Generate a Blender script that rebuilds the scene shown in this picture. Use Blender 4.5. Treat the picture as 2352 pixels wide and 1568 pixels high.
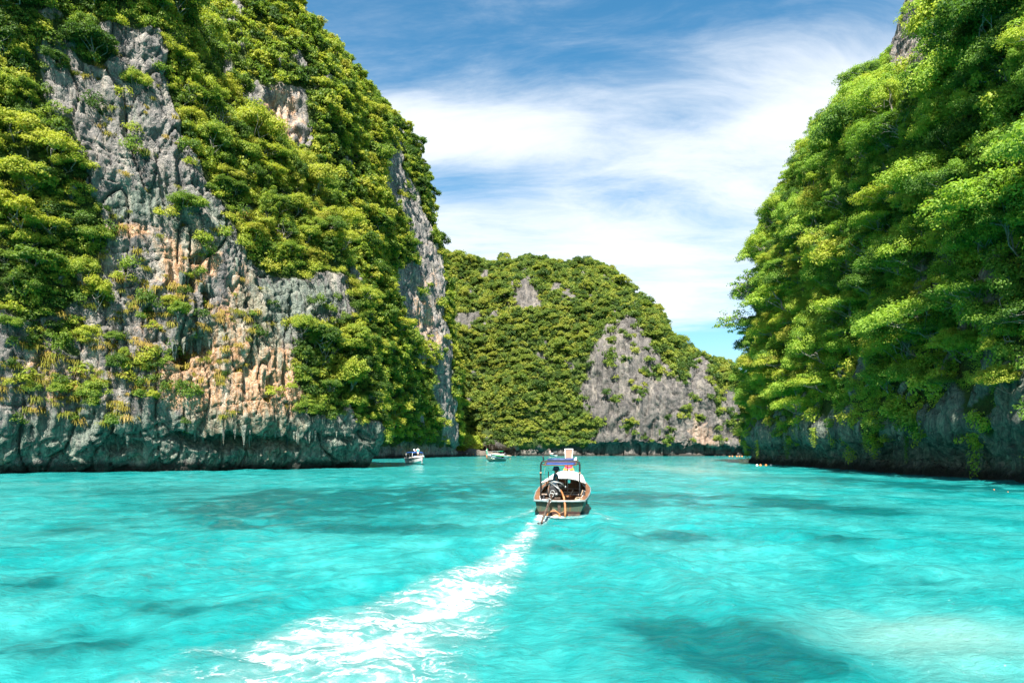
import bpy, bmesh, math, random
import numpy as np
from mathutils import Vector, Matrix, Euler

# ------------------------------------------------------------------ camera, sky, sun, exposure
scene = bpy.context.scene
for o in list(bpy.data.objects):
    bpy.data.objects.remove(o)
COL = scene.collection
W_PX, H_PX, F_PX, HOR, CAM_Z = 1024.0, 682.0, 683.0, 450.0, 2.7

cam_data = bpy.data.cameras.new('camera')
cam_data.sensor_width = 36.0
cam_data.lens = 36.0 * F_PX / W_PX
cam_data.shift_y = (HOR - H_PX / 2) / W_PX
cam_data.clip_start = 0.1
cam_data.clip_end = 20000
cam = bpy.data.objects.new('camera', cam_data)
cam.location = (0, 0, CAM_Z)
cam.rotation_euler = (math.radians(90), 0, 0)
COL.objects.link(cam)
scene.camera = cam

SUN_EL = math.radians(52)
SUN_H = Vector((-0.15, -1.0, 0)).normalized()
SUN_DIR = Vector((SUN_H.x * math.cos(SUN_EL), SUN_H.y * math.cos(SUN_EL), math.sin(SUN_EL)))
sun_data = bpy.data.lights.new('sun', 'SUN')
sun_data.energy = 4.5
sun_data.angle = math.radians(0.53)
sun_data.color = (1.0, 0.955, 0.88)
sun = bpy.data.objects.new('sun', sun_data)
sun.rotation_euler = SUN_DIR.to_track_quat('Z', 'Y').to_euler()
COL.objects.link(sun)

scene.view_settings.view_transform = 'Standard'
scene.view_settings.look = 'None'
scene.view_settings.gamma = 1
scene.view_settings.use_curve_mapping = False
scene.view_settings.exposure = 1.86

scene.render.engine = 'CYCLES'
scene.cycles.use_denoising = True
try:
    scene.cycles.denoiser = 'OPENIMAGEDENOISE'
    scene.cycles.denoising_input_passes = 'RGB_ALBEDO_NORMAL'
    scene.cycles.denoising_prefilter = 'ACCURATE'
except Exception:
    pass
scene.cycles.max_bounces = 6
scene.cycles.diffuse_bounces = 4
scene.cycles.glossy_bounces = 2
scene.cycles.transmission_bounces = 2
scene.cycles.transparent_max_bounces = 8
scene.cycles.caustics_reflective = False
scene.cycles.caustics_refractive = False
scene.cycles.sample_clamp_indirect = 6


class NT:
    """small node-tree helper"""
    def __init__(self, tree):
        self.t = tree
        self.t.nodes.clear()

    def n(self, kind, **kw):
        nd = self.t.nodes.new(kind)
        for k, v in kw.items():
            setattr(nd, k, v)
        return nd

    def l(self, a, b):
        self.t.links.new(a, b)

    def val(self, sock, v):
        if hasattr(v, 'is_linked') or isinstance(v, bpy.types.NodeSocket):
            self.l(v, sock)
        else:
            sock.default_value = v

    def math(self, op, a, b=0.0, clamp=False):
        nd = self.n('ShaderNodeMath', operation=op, use_clamp=clamp)
        self.val(nd.inputs[0], a)
        self.val(nd.inputs[1], b)
        return nd.outputs[0]

    def mix(self, f, a, b, blend='MIX'):
        nd = self.n('ShaderNodeMix', data_type='RGBA', blend_type=blend)
        self.val(nd.inputs[0], f)
        self.val(nd.inputs[6], a)
        self.val(nd.inputs[7], b)
        return nd.outputs[2]

    def ramp(self, f, stops, interp='LINEAR'):
        nd = self.n('ShaderNodeValToRGB')
        r = nd.color_ramp
        r.interpolation = interp
        while len(r.elements) < len(stops):
            r.elements.new(0.5)
        for e, (p, c) in zip(r.elements, stops):
            e.position = p
            e.color = c if len(c) == 4 else (*c, 1)
        self.val(nd.inputs[0], f)
        return nd.outputs[0]

    def smooth(self, x, a, b, lo=0.0, hi=1.0):
        nd = self.n('ShaderNodeMapRange', interpolation_type='SMOOTHSTEP')
        self.val(nd.inputs[0], x)
        for i, v in enumerate((a, b, lo, hi)):
            nd.inputs[i + 1].default_value = v
        return nd.outputs[0]

    def noise(self, vec, scale, detail=4.0, rough=0.55, dist=0.0):
        nd = self.n('ShaderNodeTexNoise')
        self.l(vec, nd.inputs['Vector'])
        nd.inputs['Scale'].default_value = scale
        nd.inputs['Detail'].default_value = detail
        nd.inputs['Roughness'].default_value = rough
        nd.inputs['Distortion'].default_value = dist
        return nd.outputs['Fac']

    def vmul(self, vec, s, off=(0, 0, 0)):
        nd = self.n('ShaderNodeMapping')
        self.l(vec, nd.inputs['Vector'])
        nd.inputs['Scale'].default_value = s
        nd.inputs['Location'].default_value = off
        return nd.outputs[0]


# ---- world: Nishita sky with high thin cloud
world = bpy.data.worlds.new('World')
scene.world = world
world.use_nodes = True
w = NT(world.node_tree)
sky = w.n('ShaderNodeTexSky', sky_type='NISHITA')
sky.sun_disc = False
sky.sun_elevation = SUN_EL
sky.sun_rotation = math.atan2(SUN_H.x, SUN_H.y)
sky.altitude = 0
sky.air_density = 1.0
sky.dust_density = 0.6
sky.ozone_density = 2.0
tc = w.n('ShaderNodeTexCoord')
sep = w.n('ShaderNodeSeparateXYZ')
w.l(tc.outputs['Generated'], sep.inputs[0])
zc = w.math('MAXIMUM', sep.outputs[2], 0.0)
den = w.math('ADD', zc, 0.16)
cx = w.math('DIVIDE', sep.outputs[0], den)
cy = w.math('DIVIDE', sep.outputs[1], den)
cmb = w.n('ShaderNodeCombineXYZ')
w.l(cx, cmb.inputs[0]); w.l(cy, cmb.inputs[1])
cvec = w.vmul(cmb.outputs[0], (0.55, 1.0, 1.0), (3.1, 0.35, 0.0))
# slow warp for streaky cirrus
wn = w.n('ShaderNodeTexNoise'); w.l(cvec, wn.inputs['Vector'])
wn.inputs['Scale'].default_value = 1.3; wn.inputs['Detail'].default_value = 3
wsub = w.n('ShaderNodeVectorMath', operation='SUBTRACT'); w.l(wn.outputs['Color'], wsub.inputs[0]); wsub.inputs[1].default_value = (0.5, 0.5, 0.5)
wsc = w.n('ShaderNodeVectorMath', operation='SCALE'); w.l(wsub.outputs[0], wsc.inputs[0]); wsc.inputs['Scale'].default_value = 0.55
wadd = w.n('ShaderNodeVectorMath', operation='ADD'); w.l(cvec, wadd.inputs[0]); w.l(wsc.outputs[0], wadd.inputs[1])
big = w.noise(wadd.outputs[0], 1.05, 3, 0.5)
fine = w.noise(w.vmul(wadd.outputs[0], (1.0, 1.6, 1.0)), 3.4, 11, 0.66)
mixn = w.math('ADD', w.math('MULTIPLY', big, 0.5), w.math('MULTIPLY', fine, 0.5))
# cover: most cloud between 9 and 24 degrees above the horizon, thinner overhead, clear low band
z = sep.outputs[2]
cov = w.math('MULTIPLY', w.smooth(z, 0.10, 0.20), w.smooth(z, 0.41, 0.53, 1.0, 0.05))
thr = w.math('SUBTRACT', 0.66, w.math('MULTIPLY', cov, 0.26))
# a long rift of clear sky and a small window in the deck
def rift(az, el, ra, re, amp):
    ang = w.math('ARCTAN2', sep.outputs[0], sep.outputs[1])
    da = w.math('DIVIDE', w.math('SUBTRACT', ang, az), ra)
    de = w.math('DIVIDE', w.math('SUBTRACT', z, el), re)
    r2 = w.math('ADD', w.math('MULTIPLY', da, da), w.math('MULTIPLY', de, de))
    return w.math('MULTIPLY', w.math('EXPONENT', w.math('MULTIPLY', r2, -1.0)), amp)
for args in ((-0.03, 0.365, 0.26, 0.030, 0.17), (0.23, 0.43, 0.13, 0.022, 0.13), (-0.10, 0.425, 0.24, 0.035, -0.10),
             (0.10, 0.27, 0.35, 0.06, -0.05), (0.30, 0.13, 0.16, 0.05, 0.34), (0.36, 0.46, 0.12, 0.10, -0.05)):
    thr = w.math('ADD', thr, rift(*args))
cl = w.n('ShaderNodeMapRange', interpolation_type='SMOOTHSTEP')
w.l(w.math('SUBTRACT', mixn, thr), cl.inputs[0])
cl.inputs[1].default_value = -0.17; cl.inputs[2].default_value = 0.22
blue = w.n('ShaderNodeHueSaturation'); w.l(sky.outputs[0], blue.inputs['Color'])
blue.inputs['Saturation'].default_value = 1.30; blue.inputs['Value'].default_value = 0.37; blue.inputs['Hue'].default_value = 0.484
cloudcol = (2.15, 2.22, 2.30, 1)
final = w.mix(w.math('MULTIPLY', cl.outputs[0], 0.87), blue.outputs[0], cloudcol)
bg = w.n('ShaderNodeBackground'); w.l(final, bg.inputs[0]); bg.inputs[1].default_value = 0.15
wo = w.n('ShaderNodeOutputWorld'); w.l(bg.outputs[0], wo.inputs[0])

# ------------------------------------------------------------------ helpers
rng = np.random.default_rng(7)
random.seed(7)
_perm = np.random.default_rng(3).permutation(256).astype(np.int64)
_perm = np.concatenate([_perm, _perm, _perm])
_gr = np.random.default_rng(5).normal(size=(256, 3)).astype(np.float32)
_gr /= np.linalg.norm(_gr, axis=1)[:, None]


def perlin(x, y, z):
    x = np.asarray(x, np.float32); y = np.asarray(y, np.float32); z = np.asarray(z, np.float32)
    xi = np.floor(x).astype(np.int64); yi = np.floor(y).astype(np.int64); zi = np.floor(z).astype(np.int64)
    xf = x - xi; yf = y - yi; zf = z - zi
    u = xf * xf * xf * (xf * (xf * 6 - 15) + 10)
    v = yf * yf * yf * (yf * (yf * 6 - 15) + 10)
    s = zf * zf * zf * (zf * (zf * 6 - 15) + 10)
    xi &= 255; yi &= 255; zi &= 255
    out = 0
    for dx in (0, 1):
        a = _perm[xi + dx]
        wx = u if dx else 1 - u
        for dy in (0, 1):
            b = _perm[a + yi + dy]
            wy = v if dy else 1 - v
            for dz in (0, 1):
                g = _gr[_perm[b + zi + dz]]
                d = g[..., 0] * (xf - dx) + g[..., 1] * (yf - dy) + g[..., 2] * (zf - dz)
                out = out + d * wx * wy * (s if dz else 1 - s)
    return out * 1.6


def fbm(x, y, z, octs=4, gain=0.5, lac=2.03, ridged=False):
    r = 0; a = 1.0; tot = 0
    for i in range(octs):
        n = perlin(x + 17.3 * i, y - 9.1 * i, z + 4.7 * i)
        if ridged:
            n = 1 - 2 * np.abs(n)
        r = r + a * n
        tot += a
        a *= gain
        x = x * lac; y = y * lac; z = z * lac
    return r / tot


def sstep(x, a, b):
    t = np.clip((x - a) / (b - a), 0, 1)
    return t * t * (3 - 2 * t)


def proj(P):
    """world point -> 1024 px frame (used to compare with the survey of the photograph)"""
    Y = np.maximum(P[..., 1], 0.5)
    return W_PX / 2 + F_PX * P[..., 0] / Y, HOR - F_PX * (P[..., 2] - CAM_Z) / Y


def at(px, py, Y):
    return Vector(((px - W_PX / 2) / F_PX * Y, Y, CAM_Z + (HOR - py) / F_PX * Y))


def on_water(px, py):
    Y = CAM_Z * F_PX / (py - HOR)
    return (px - W_PX / 2) / F_PX * Y, Y


D = 1024.0 / 2352.0


def link(o, parent=None):
    COL.objects.link(o)
    if parent is not None:
        o.parent = parent
    return o


def tag(o, label=None, cat=None, group=None, kind=None):
    if label: o['label'] = label
    if cat: o['category'] = cat
    if group: o['group'] = group
    if kind: o['kind'] = kind
    return o


def empty(name, loc=(0, 0, 0), rz=0.0):
    e = bpy.data.objects.new(name, None)
    e.empty_display_size = 0.3
    e.location = loc
    e.rotation_euler = (0, 0, rz)
    return link(e)


def np_mesh(name, V, F, mat=None, smooth=False, mats=None, midx=None):
    """V (n,3), F (m,3|4) -> mesh, fast"""
    V = np.ascontiguousarray(V, np.float32); F = np.ascontiguousarray(F, np.int32)
    me = bpy.data.meshes.new(name)
    k = F.shape[1]
    me.vertices.add(len(V)); me.vertices.foreach_set('co', V.ravel())
    me.loops.add(F.size); me.loops.foreach_set('vertex_index', F.ravel())
    me.polygons.add(len(F))
    me.polygons.foreach_set('loop_start', np.arange(0, F.size, k, dtype=np.int32))
    me.polygons.foreach_set('loop_total', np.full(len(F), k, np.int32))
    if smooth:
        me.polygons.foreach_set('use_smooth', np.ones(len(F), bool))
    for m in (mats or ([mat] if mat else [])):
        me.materials.append(m)
    if midx is not None:
        me.polygons.foreach_set('material_index', np.ascontiguousarray(midx, np.int32))
    me.update(calc_edges=True)
    return me


def set_attr(me, name, data, kind='FLOAT', dom='POINT'):
    a = me.attributes.new(name, kind, dom)
    key = {'FLOAT': 'value', 'INT': 'value', 'FLOAT_VECTOR': 'vector', 'FLOAT_COLOR': 'color'}[kind]
    a.data.foreach_set(key, np.ascontiguousarray(data, np.int32 if kind == 'INT' else np.float32).ravel())


class MB:
    """collects simple solids into one mesh"""
    def __init__(self):
        self.v = []; self.f = []; self.s = []

    def _add(self, vs, fs, smooth=False):
        b = len(self.v)
        self.v += [tuple(p) for p in vs]
        self.f += [tuple(i + b for i in q) for q in fs]
        self.s += [smooth] * len(fs)
        return self

    def box(self, c, size, rot=(0, 0, 0), taper=1.0, bev=0.0):
        M = Euler(rot).to_matrix()
        hx, hy, hz = (s / 2 for s in size)
        vs = []
        for z, t in ((-hz, 1.0), (hz, taper)):
            for x, y in ((-hx, -hy), (hx, -hy), (hx, hy), (-hx, hy)):
                vs.append(Vector(c) + M @ Vector((x * t, y * t, z)))
        return self._add(vs, [(0, 3, 2, 1), (4, 5, 6, 7), (0, 1, 5, 4), (1, 2, 6, 5), (2, 3, 7, 6), (3, 0, 4, 7)])

    def tube(self, pts, r, seg=8, caps=True):
        pts = [Vector(p) for p in pts]
        n = len(pts)
        rs = r if isinstance(r, (list, tuple)) else [r] * n
        rings = []
        up = Vector((0, 0, 1))
        prev = None
        for i, p in enumerate(pts):
            t = (pts[min(i + 1, n - 1)] - pts[max(i - 1, 0)])
            if t.length < 1e-9: t = Vector((0, 0, 1))
            t.normalize()
            ref = prev if prev is not None else (up if abs(t.z) < 0.9 else Vector((1, 0, 0)))
            a = (ref - t * ref.dot(t))
            if a.length < 1e-6: a = t.orthogonal()
            a.normalize(); b = t.cross(a); prev = a
            rings.append([p + (a * math.cos(2 * math.pi * k / seg) + b * math.sin(2 * math.pi * k / seg)) * rs[i] for k in range(seg)])
        return self.loft(rings, True, caps, True)

    def loft(self, rings, closed=True, caps=True, smooth=True):
        m = len(rings[0]); vs = [p for r in rings for p in r]; fs = []
        for i in range(len(rings) - 1):
            for k in range(m if closed else m - 1):
                k2 = (k + 1) % m
                fs.append((i * m + k, i * m + k2, (i + 1) * m + k2, (i + 1) * m + k))
        self._add(vs, fs, smooth)
        if caps and closed:
            b = len(self.v) - len(vs)
            self.f.append(tuple(b + k for k in reversed(range(m)))); self.s.append(False)
            e = b + (len(rings) - 1) * m
            self.f.append(tuple(e + k for k in range(m))); self.s.append(False)
        return self

    def lathe(self, c, prof, seg=16, rot=(0, 0, 0), sx=1.0, sy=1.0):
        M = Euler(rot).to_matrix()
        rings = [[Vector(c) + M @ Vector((r * sx * math.cos(2 * math.pi * k / seg), r * sy * math.sin(2 * math.pi * k / seg), h)) for k in range(seg)] for r, h in prof]
        return self.loft(rings, True, True, True)

    def ball(self, c, r, seg=10, rings=7, sc=(1, 1, 1)):
        prof = []
        for i in range(rings + 1):
            a = -math.pi / 2 + math.pi * i / rings
            prof.append((max(math.cos(a), 0.02), math.sin(a)))
        rr = [[Vector(c) + Vector((r * sc[0] * q * math.cos(2 * math.pi * k / seg), r * sc[1] * q * math.sin(2 * math.pi * k / seg), r * sc[2] * h)) for k in range(seg)] for q, h in prof]
        return self.loft(rr, True, True, True)

    def torus(self, c, R, r, rot=(0, 0, 0), seg=18, tseg=7, arc=2 * math.pi):
        M = Euler(rot).to_matrix()
        full = arc > 6.28
        k = seg if full else seg + 1
        pts = [Vector(c) + M @ Vector((R * math.cos(arc * i / seg), R * math.sin(arc * i / seg), 0)) for i in range(k)]
        if full:
            pts += [pts[0], pts[1]]
        return self.tube(pts, r, tseg, not full)

    def build(self, name, mat, parent=None, bevel=0.0, solid=0.0):
        me = bpy.data.meshes.new(name)
        me.from_pydata(self.v, [], self.f)
        me.polygons.foreach_set('use_smooth', self.s)
        me.materials.append(mat)
        me.update()
        o = bpy.data.objects.new(name, me)
        link(o, parent)
        if solid:
            m = o.modifiers.new('thickness', 'SOLIDIFY'); m.thickness = solid; m.offset = 0
        if bevel:
            m = o.modifiers.new('soft_edge', 'BEVEL'); m.width = bevel; m.segments = 2; m.limit_method = 'ANGLE'; m.angle_limit = math.radians(40)
        return o


def copy_tree(o, parent=None):
    c = o.copy()
    link(c, parent)
    for ch in o.children:
        copy_tree(ch, c)
    return c


# ------------------------------------------------------------------ plain materials
def mat_new(name):
    m = bpy.data.materials.new(name)
    m.use_nodes = True
    return m, NT(m.node_tree)


def paint(name, col, rough=0.55, var=0.25, scale=6.0, metal=0.0, spec=0.4, streak=(1, 1, 1), dirt=None, dirt_amt=0.5, bump=0.0):
    """painted / wooden / metal surface: colour with worn, blotchy variation"""
    m, t = mat_new(name)
    g = t.n('ShaderNodeTexCoord')
    v = t.vmul(g.outputs['Object'], streak)
    n1 = t.noise(v, scale, 6, 0.62)
    dark = tuple(c * (1 - var) for c in col) + (1,)
    lite = tuple(min(1, c * (1 + var * 0.6)) for c in col) + (1,)
    c = t.mix(t.smooth(n1, 0.3, 0.7), dark, lite)
    if dirt:
        n2 = t.noise(v, scale * 0.45, 5, 0.65)
        c = t.mix(t.math('MULTIPLY', t.smooth(n2, 0.5, 0.68), dirt_amt), c, (*dirt, 1))
    b = t.n('ShaderNodeBsdfPrincipled')
    t.l(c, b.inputs['Base Color'])
    b.inputs['Roughness'].default_value = rough
    b.inputs['Metallic'].default_value = metal
    b.inputs['Specular IOR Level'].default_value = spec
    if bump:
        bp = t.n('ShaderNodeBump'); bp.inputs['Strength'].default_value = bump; bp.inputs['Distance'].default_value = 0.02
        t.l(n1, bp.inputs['Height']); t.l(bp.outputs[0], b.inputs['Normal'])
    o = t.n('ShaderNodeOutputMaterial')
    t.l(b.outputs[0], o.inputs[0])
    return m

# ------------------------------------------------------------------ water
_wr = np.random.default_rng(21)
_waves = []
for lam in (9.0, 6.5, 4.6, 3.3, 2.6, 2.1, 1.7, 1.35, 1.1, 0.9, 0.72, 0.58, 0.46):
    for k in range(3):
        a = math.radians(75) + _wr.normal() * 0.75
        _waves.append((lam * _wr.uniform(0.88, 1.12), a, 0.0082 * lam ** 0.62 * _wr.uniform(0.7, 1.3), _wr.uniform(0, 6.28)))


def dist_poly(x, y, pts):
    """distance to a polyline, and the parameter (0..1) of the closest point"""
    pts = np.asarray(pts, np.float32)
    L = np.concatenate([[0], np.cumsum(np.linalg.norm(np.diff(pts, axis=0), axis=1))])
    best = np.full(x.shape, 1e9, np.float32); par = np.zeros(x.shape, np.float32); side = np.zeros(x.shape, np.float32)
    for i in range(len(pts) - 1):
        a, b = pts[i], pts[i + 1]
        d = b - a; l2 = float(d @ d)
        t = np.clip(((x - a[0]) * d[0] + (y - a[1]) * d[1]) / l2, 0, 1)
        qx = x - a[0] - t * d[0]; qy = y - a[1] - t * d[1]
        r = np.sqrt(qx * qx + qy * qy)
        m = r < best
        best = np.where(m, r, best)
        par = np.where(m, (L[i] + t * (L[i + 1] - L[i])) / L[-1], par)
        side = np.where(m, np.sign(d[0] * qy - d[1] * qx), side)
    return best, par, side


WAKE = [on_water(*p) for p in ((547, 514), (538, 523), (527, 535), (511, 551), (488, 571), (456, 592), (422, 613), (382, 636), (338, 664), (300, 692), (250, 740))]
ARM_R = [on_water(*p) for p in ((592, 512), (606, 533), (650, 562), (700, 592), (745, 622), (790, 652), (828, 684), (880, 740))]
ARM_L = [on_water(*p) for p in ((536, 512), (500, 533), (420, 563), (330, 590), (255, 611), (150, 636), (40, 656), (-90, 690))]


def water_h(x, y):
    r = np.sqrt(x * x + y * y)
    h = np.zeros_like(x)
    wx = x + 0.5 * perlin(x * 0.23, y * 0.23, 0 * x + 1.3); wy = y + 0.5 * perlin(x * 0.23, y * 0.23, 0 * x + 7.7)
    gust = 0.75 + 0.5 * perlin(x * 0.07, y * 0.05, 0 * x + 3.1)
    for lam, a, amp, ph in _waves:
        fade = 1 - sstep(r * 0.011, lam * 0.25, lam * 0.55)
        k = 2 * math.pi / lam
        q = np.sin(k * (wx * math.cos(a) + wy * math.sin(a)) + ph)
        h += amp * gust * fade * (q + 0.22 * np.cos(2 * k * (wx * math.cos(a) + wy * math.sin(a)) + 2 * ph))
    h += 0.035 * fbm(x * 0.9, y * 0.9, 0 * x, 3, ridged=True) * (1 - sstep(r, 25, 60))
    for arm, amp in ((ARM_R, 0.13), (ARM_L, 0.09)):
        d, t, s = dist_poly(x, y, arm)
        env = sstep(t, 0.02, 0.2) * (0.6 + 0.6 * np.abs(perlin(x * 0.55, y * 0.55, 0 * x + 5)))
        h += amp * env * np.cos(np.clip(d * 2.4 * s, -6.5, 6.5) + 1.4 * perlin(x * 0.8, y * 0.8, 0 * x)) * np.exp(-(d / 1.1) ** 2)
    d, t, s = dist_poly(x, y, WAKE)
    h += (0.05 * fbm(x * 2.2, y * 2.2, 0 * x + 2, 3)) * np.exp(-(d / (0.5 + 1.6 * t)) ** 2)
    return h


def build_water():
    th = np.concatenate([np.radians(np.linspace(-180, -42, 40, endpoint=False)), np.radians(np.linspace(-42, 42, 440)), np.radians(np.linspace(42, 180, 41)[1:])])
    rr = np.concatenate([[0.01, 1.5, 3, 4.5], np.geomspace(6, 420, 600), np.geomspace(440, 9000, 36)])
    R, T = np.meshgrid(rr, th, indexing='ij')
    X = (R * np.sin(T)).astype(np.float32); Y = (R * np.cos(T)).astype(np.float32)
    Z = water_h(X, Y)
    n, m = R.shape
    i = np.arange(n * m).reshape(n, m)
    F = np.stack([i[:-1, :-1], i[:-1, 1:], i[1:, 1:], i[1:, :-1]], -1).reshape(-1, 4)
    V = np.stack([X, Y, Z], -1).reshape(-1, 3)
    # what lies on the lagoon floor: dark coral / seagrass patches and one sand bank (survey in display px)
    def blob(cx, cy, rx, ry, amp):
        x0, y0 = on_water(cx * D, cy * D)
        xa, ya = on_water(cx * D, (cy - ry) * D); xb, yb = on_water(cx * D, (cy + ry) * D)
        hy = (ya - yb) / 2
        hx = rx * D / F_PX * y0
        yc = (ya + yb) / 2
        wx = X + 0.25 * hx * fbm(X * 0.9 / hx, Y * 0.9 / hy, 0 * X + cx * 0.01, 3)
        wy = Y + 0.45 * hy * fbm(X * 1.1 / hx, Y * 1.1 / hy, 0 * X + cy * 0.013, 3)
        return amp * np.exp(-np.clip(((wx - x0) / hx) ** 2 + ((wy - yc) / hy) ** 2, 0, 30) ** 0.95)
    reef = np.zeros_like(X)
    for b in ((640, 1165, 330, 38, 0.95), (1010, 1135, 260, 26, 0.75), (300, 1130, 240, 16, 0.45), (180, 1215, 120, 20, 0.4), (120, 1475, 230, 48, 0.85), (420, 1400, 190, 26, 0.65),
              (40, 1340, 120, 22, 0.6), (1610, 1480, 240, 72, 1.0), (1780, 1530, 160, 45, 0.7), (1900, 1165, 150, 20, 0.85), (1500, 1150, 220, 24, 0.6), (1560, 1235, 150, 16, 0.6),
              (1930, 1245, 110, 14, 0.7), (2060, 1330, 150, 14, 0.45), (2250, 1120, 220, 16, 0.75), (2050, 1360, 90, 12, 0.5), (1180, 1100, 160, 12, 0.5), (740, 1500, 120, 14, 0.35),
              (870, 1215, 250, 16, 0.5), (1330, 1260, 130, 16, 0.5), (1900, 1100, 150, 10, 0.4), (260, 1300, 60, 10, 0.3), (1000, 1300, 90, 14, 0.35)):
        reef += blob(*b)
    reef *= 0.35 + 0.85 * sstep(fbm(X * 0.55, Y * 0.42, 0 * X + 2, 4, 0.6) + 0.5 * fbm(X * 0.12, Y * 0.09, 0 * X + 6, 2), -0.38, 0.22)
    reef += 0.30 * np.clip(fbm(X * 0.11, Y * 0.05, 0 * X + 9, 4) * 1.6, 0, 1) * sstep(R, 12, 40)
    sand = blob(2170, 1480, 300, 85, 1.0) + blob(1640, 1085, 120, 22, 0.9) + blob(100, 1112, 500, 12, 0.35)
    me = np_mesh('water', V, F, M_WATER, smooth=True)
    set_attr(me, 'reef', reef)
    set_attr(me, 'sand', sand)
    o = bpy.data.objects.new('water', me)
    link(o)
    tag(o, 'clear turquoise lagoon water with dark coral patches', kind='structure')
    return o


def make_water_mat():
    m, t = mat_new('lagoon_water')
    geo = t.n('ShaderNodeNewGeometry')
    P = geo.outputs['Position']
    a1 = t.n('ShaderNodeAttribute', attribute_name='reef').outputs['Fac']
    a2 = t.n('ShaderNodeAttribute', attribute_name='sand').outputs['Fac']
    n_big = t.noise(t.vmul(P, (0.30, 0.16, 0)), 1.0, 5, 0.6, 0.6)
    n_mid = t.noise(t.vmul(P, (0.50, 0.60, 0), (5, 2, 0)), 1.0, 7, 0.64, 1.0)
    n_fin = t.noise(t.vmul(P, (1.7, 2.4, 0), (1, 7, 0)), 1.0, 7, 0.66, 1.0)
    # patchy floor seen through moving water, ripple light and dark painted in too
    amp = t.math('ADD', 0.55, a1)
    r = t.math('ADD', t.math('MULTIPLY', a1, 1.75), t.math('MULTIPLY', t.math('MULTIPLY', t.math('SUBTRACT', n_mid, 0.5), 2.3), amp))
    r = t.math('ADD', r, t.math('MULTIPLY', t.math('MULTIPLY', t.math('SUBTRACT', n_fin, 0.5), 1.7), amp))
    r = t.math('ADD', r, t.math('MULTIPLY', t.math('SUBTRACT', n_big, 0.5), 0.55))
    dark = t.math('MULTIPLY', t.smooth(r, 0.05, 1.35), 0.92)
    base = t.mix(t.smooth(n_big, 0.35, 0.65), (0.006, 0.212, 0.209, 1), (0.034, 0.285, 0.273, 1))
    base = t.mix(t.smooth(n_fin, 0.40, 0.62), t.mix(0.42, base, (0.000, 0.110, 0.113, 1)), base)  # dark ripple facets put into the water colour by fine noise
    deep = t.mix(t.smooth(n_mid, 0.4, 0.66), (0.000, 0.062, 0.067, 1), (0.000, 0.090, 0.088, 1))
    c = t.mix(dark, base, deep)
    c = t.mix(t.math('MULTIPLY', t.smooth(t.math('ADD', a2, t.math('MULTIPLY', t.math('SUBTRACT', n_mid, 0.5), 0.8)), 0.1, 1.2), 0.75), c, (0.16, 0.31, 0.27, 1))
    b = t.n('ShaderNodeBsdfPrincipled')
    t.l(c, b.inputs['Base Color'])
    b.inputs['Roughness'].default_value = 0.06
    b.inputs['IOR'].default_value = 1.33
    b.inputs['Specular IOR Level'].default_value = 0.25
    h1 = t.noise(t.vmul(P, (1.0, 1.5, 1)), 5.5, 8, 0.70, 0.6)
    h2 = t.noise(t.vmul(P, (0.55, 1.0, 1)), 0.9, 5, 0.6, 0.6)
    hh = t.math('MULTIPLY', t.math('ADD', t.math('MULTIPLY', h1, 0.10), t.math('MULTIPLY', h2, 0.20)), t.smooth(t.noise(t.vmul(P, (0.10, 0.16, 0), (2, 5, 0)), 1.0, 3, 0.5), 0.32, 0.68, 0.7, 1.35))
    bp = t.n('ShaderNodeBump'); bp.inputs['Strength'].default_value = 0.75; bp.inputs['Distance'].default_value = 1.0
    t.l(hh, bp.inputs['Height']); t.l(bp.outputs[0], b.inputs['Normal'])
    o = t.n('ShaderNodeOutputMaterial'); t.l(b.outputs[0], o.inputs[0])
    return m


M_WATER = make_water_mat()
build_water()

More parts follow.
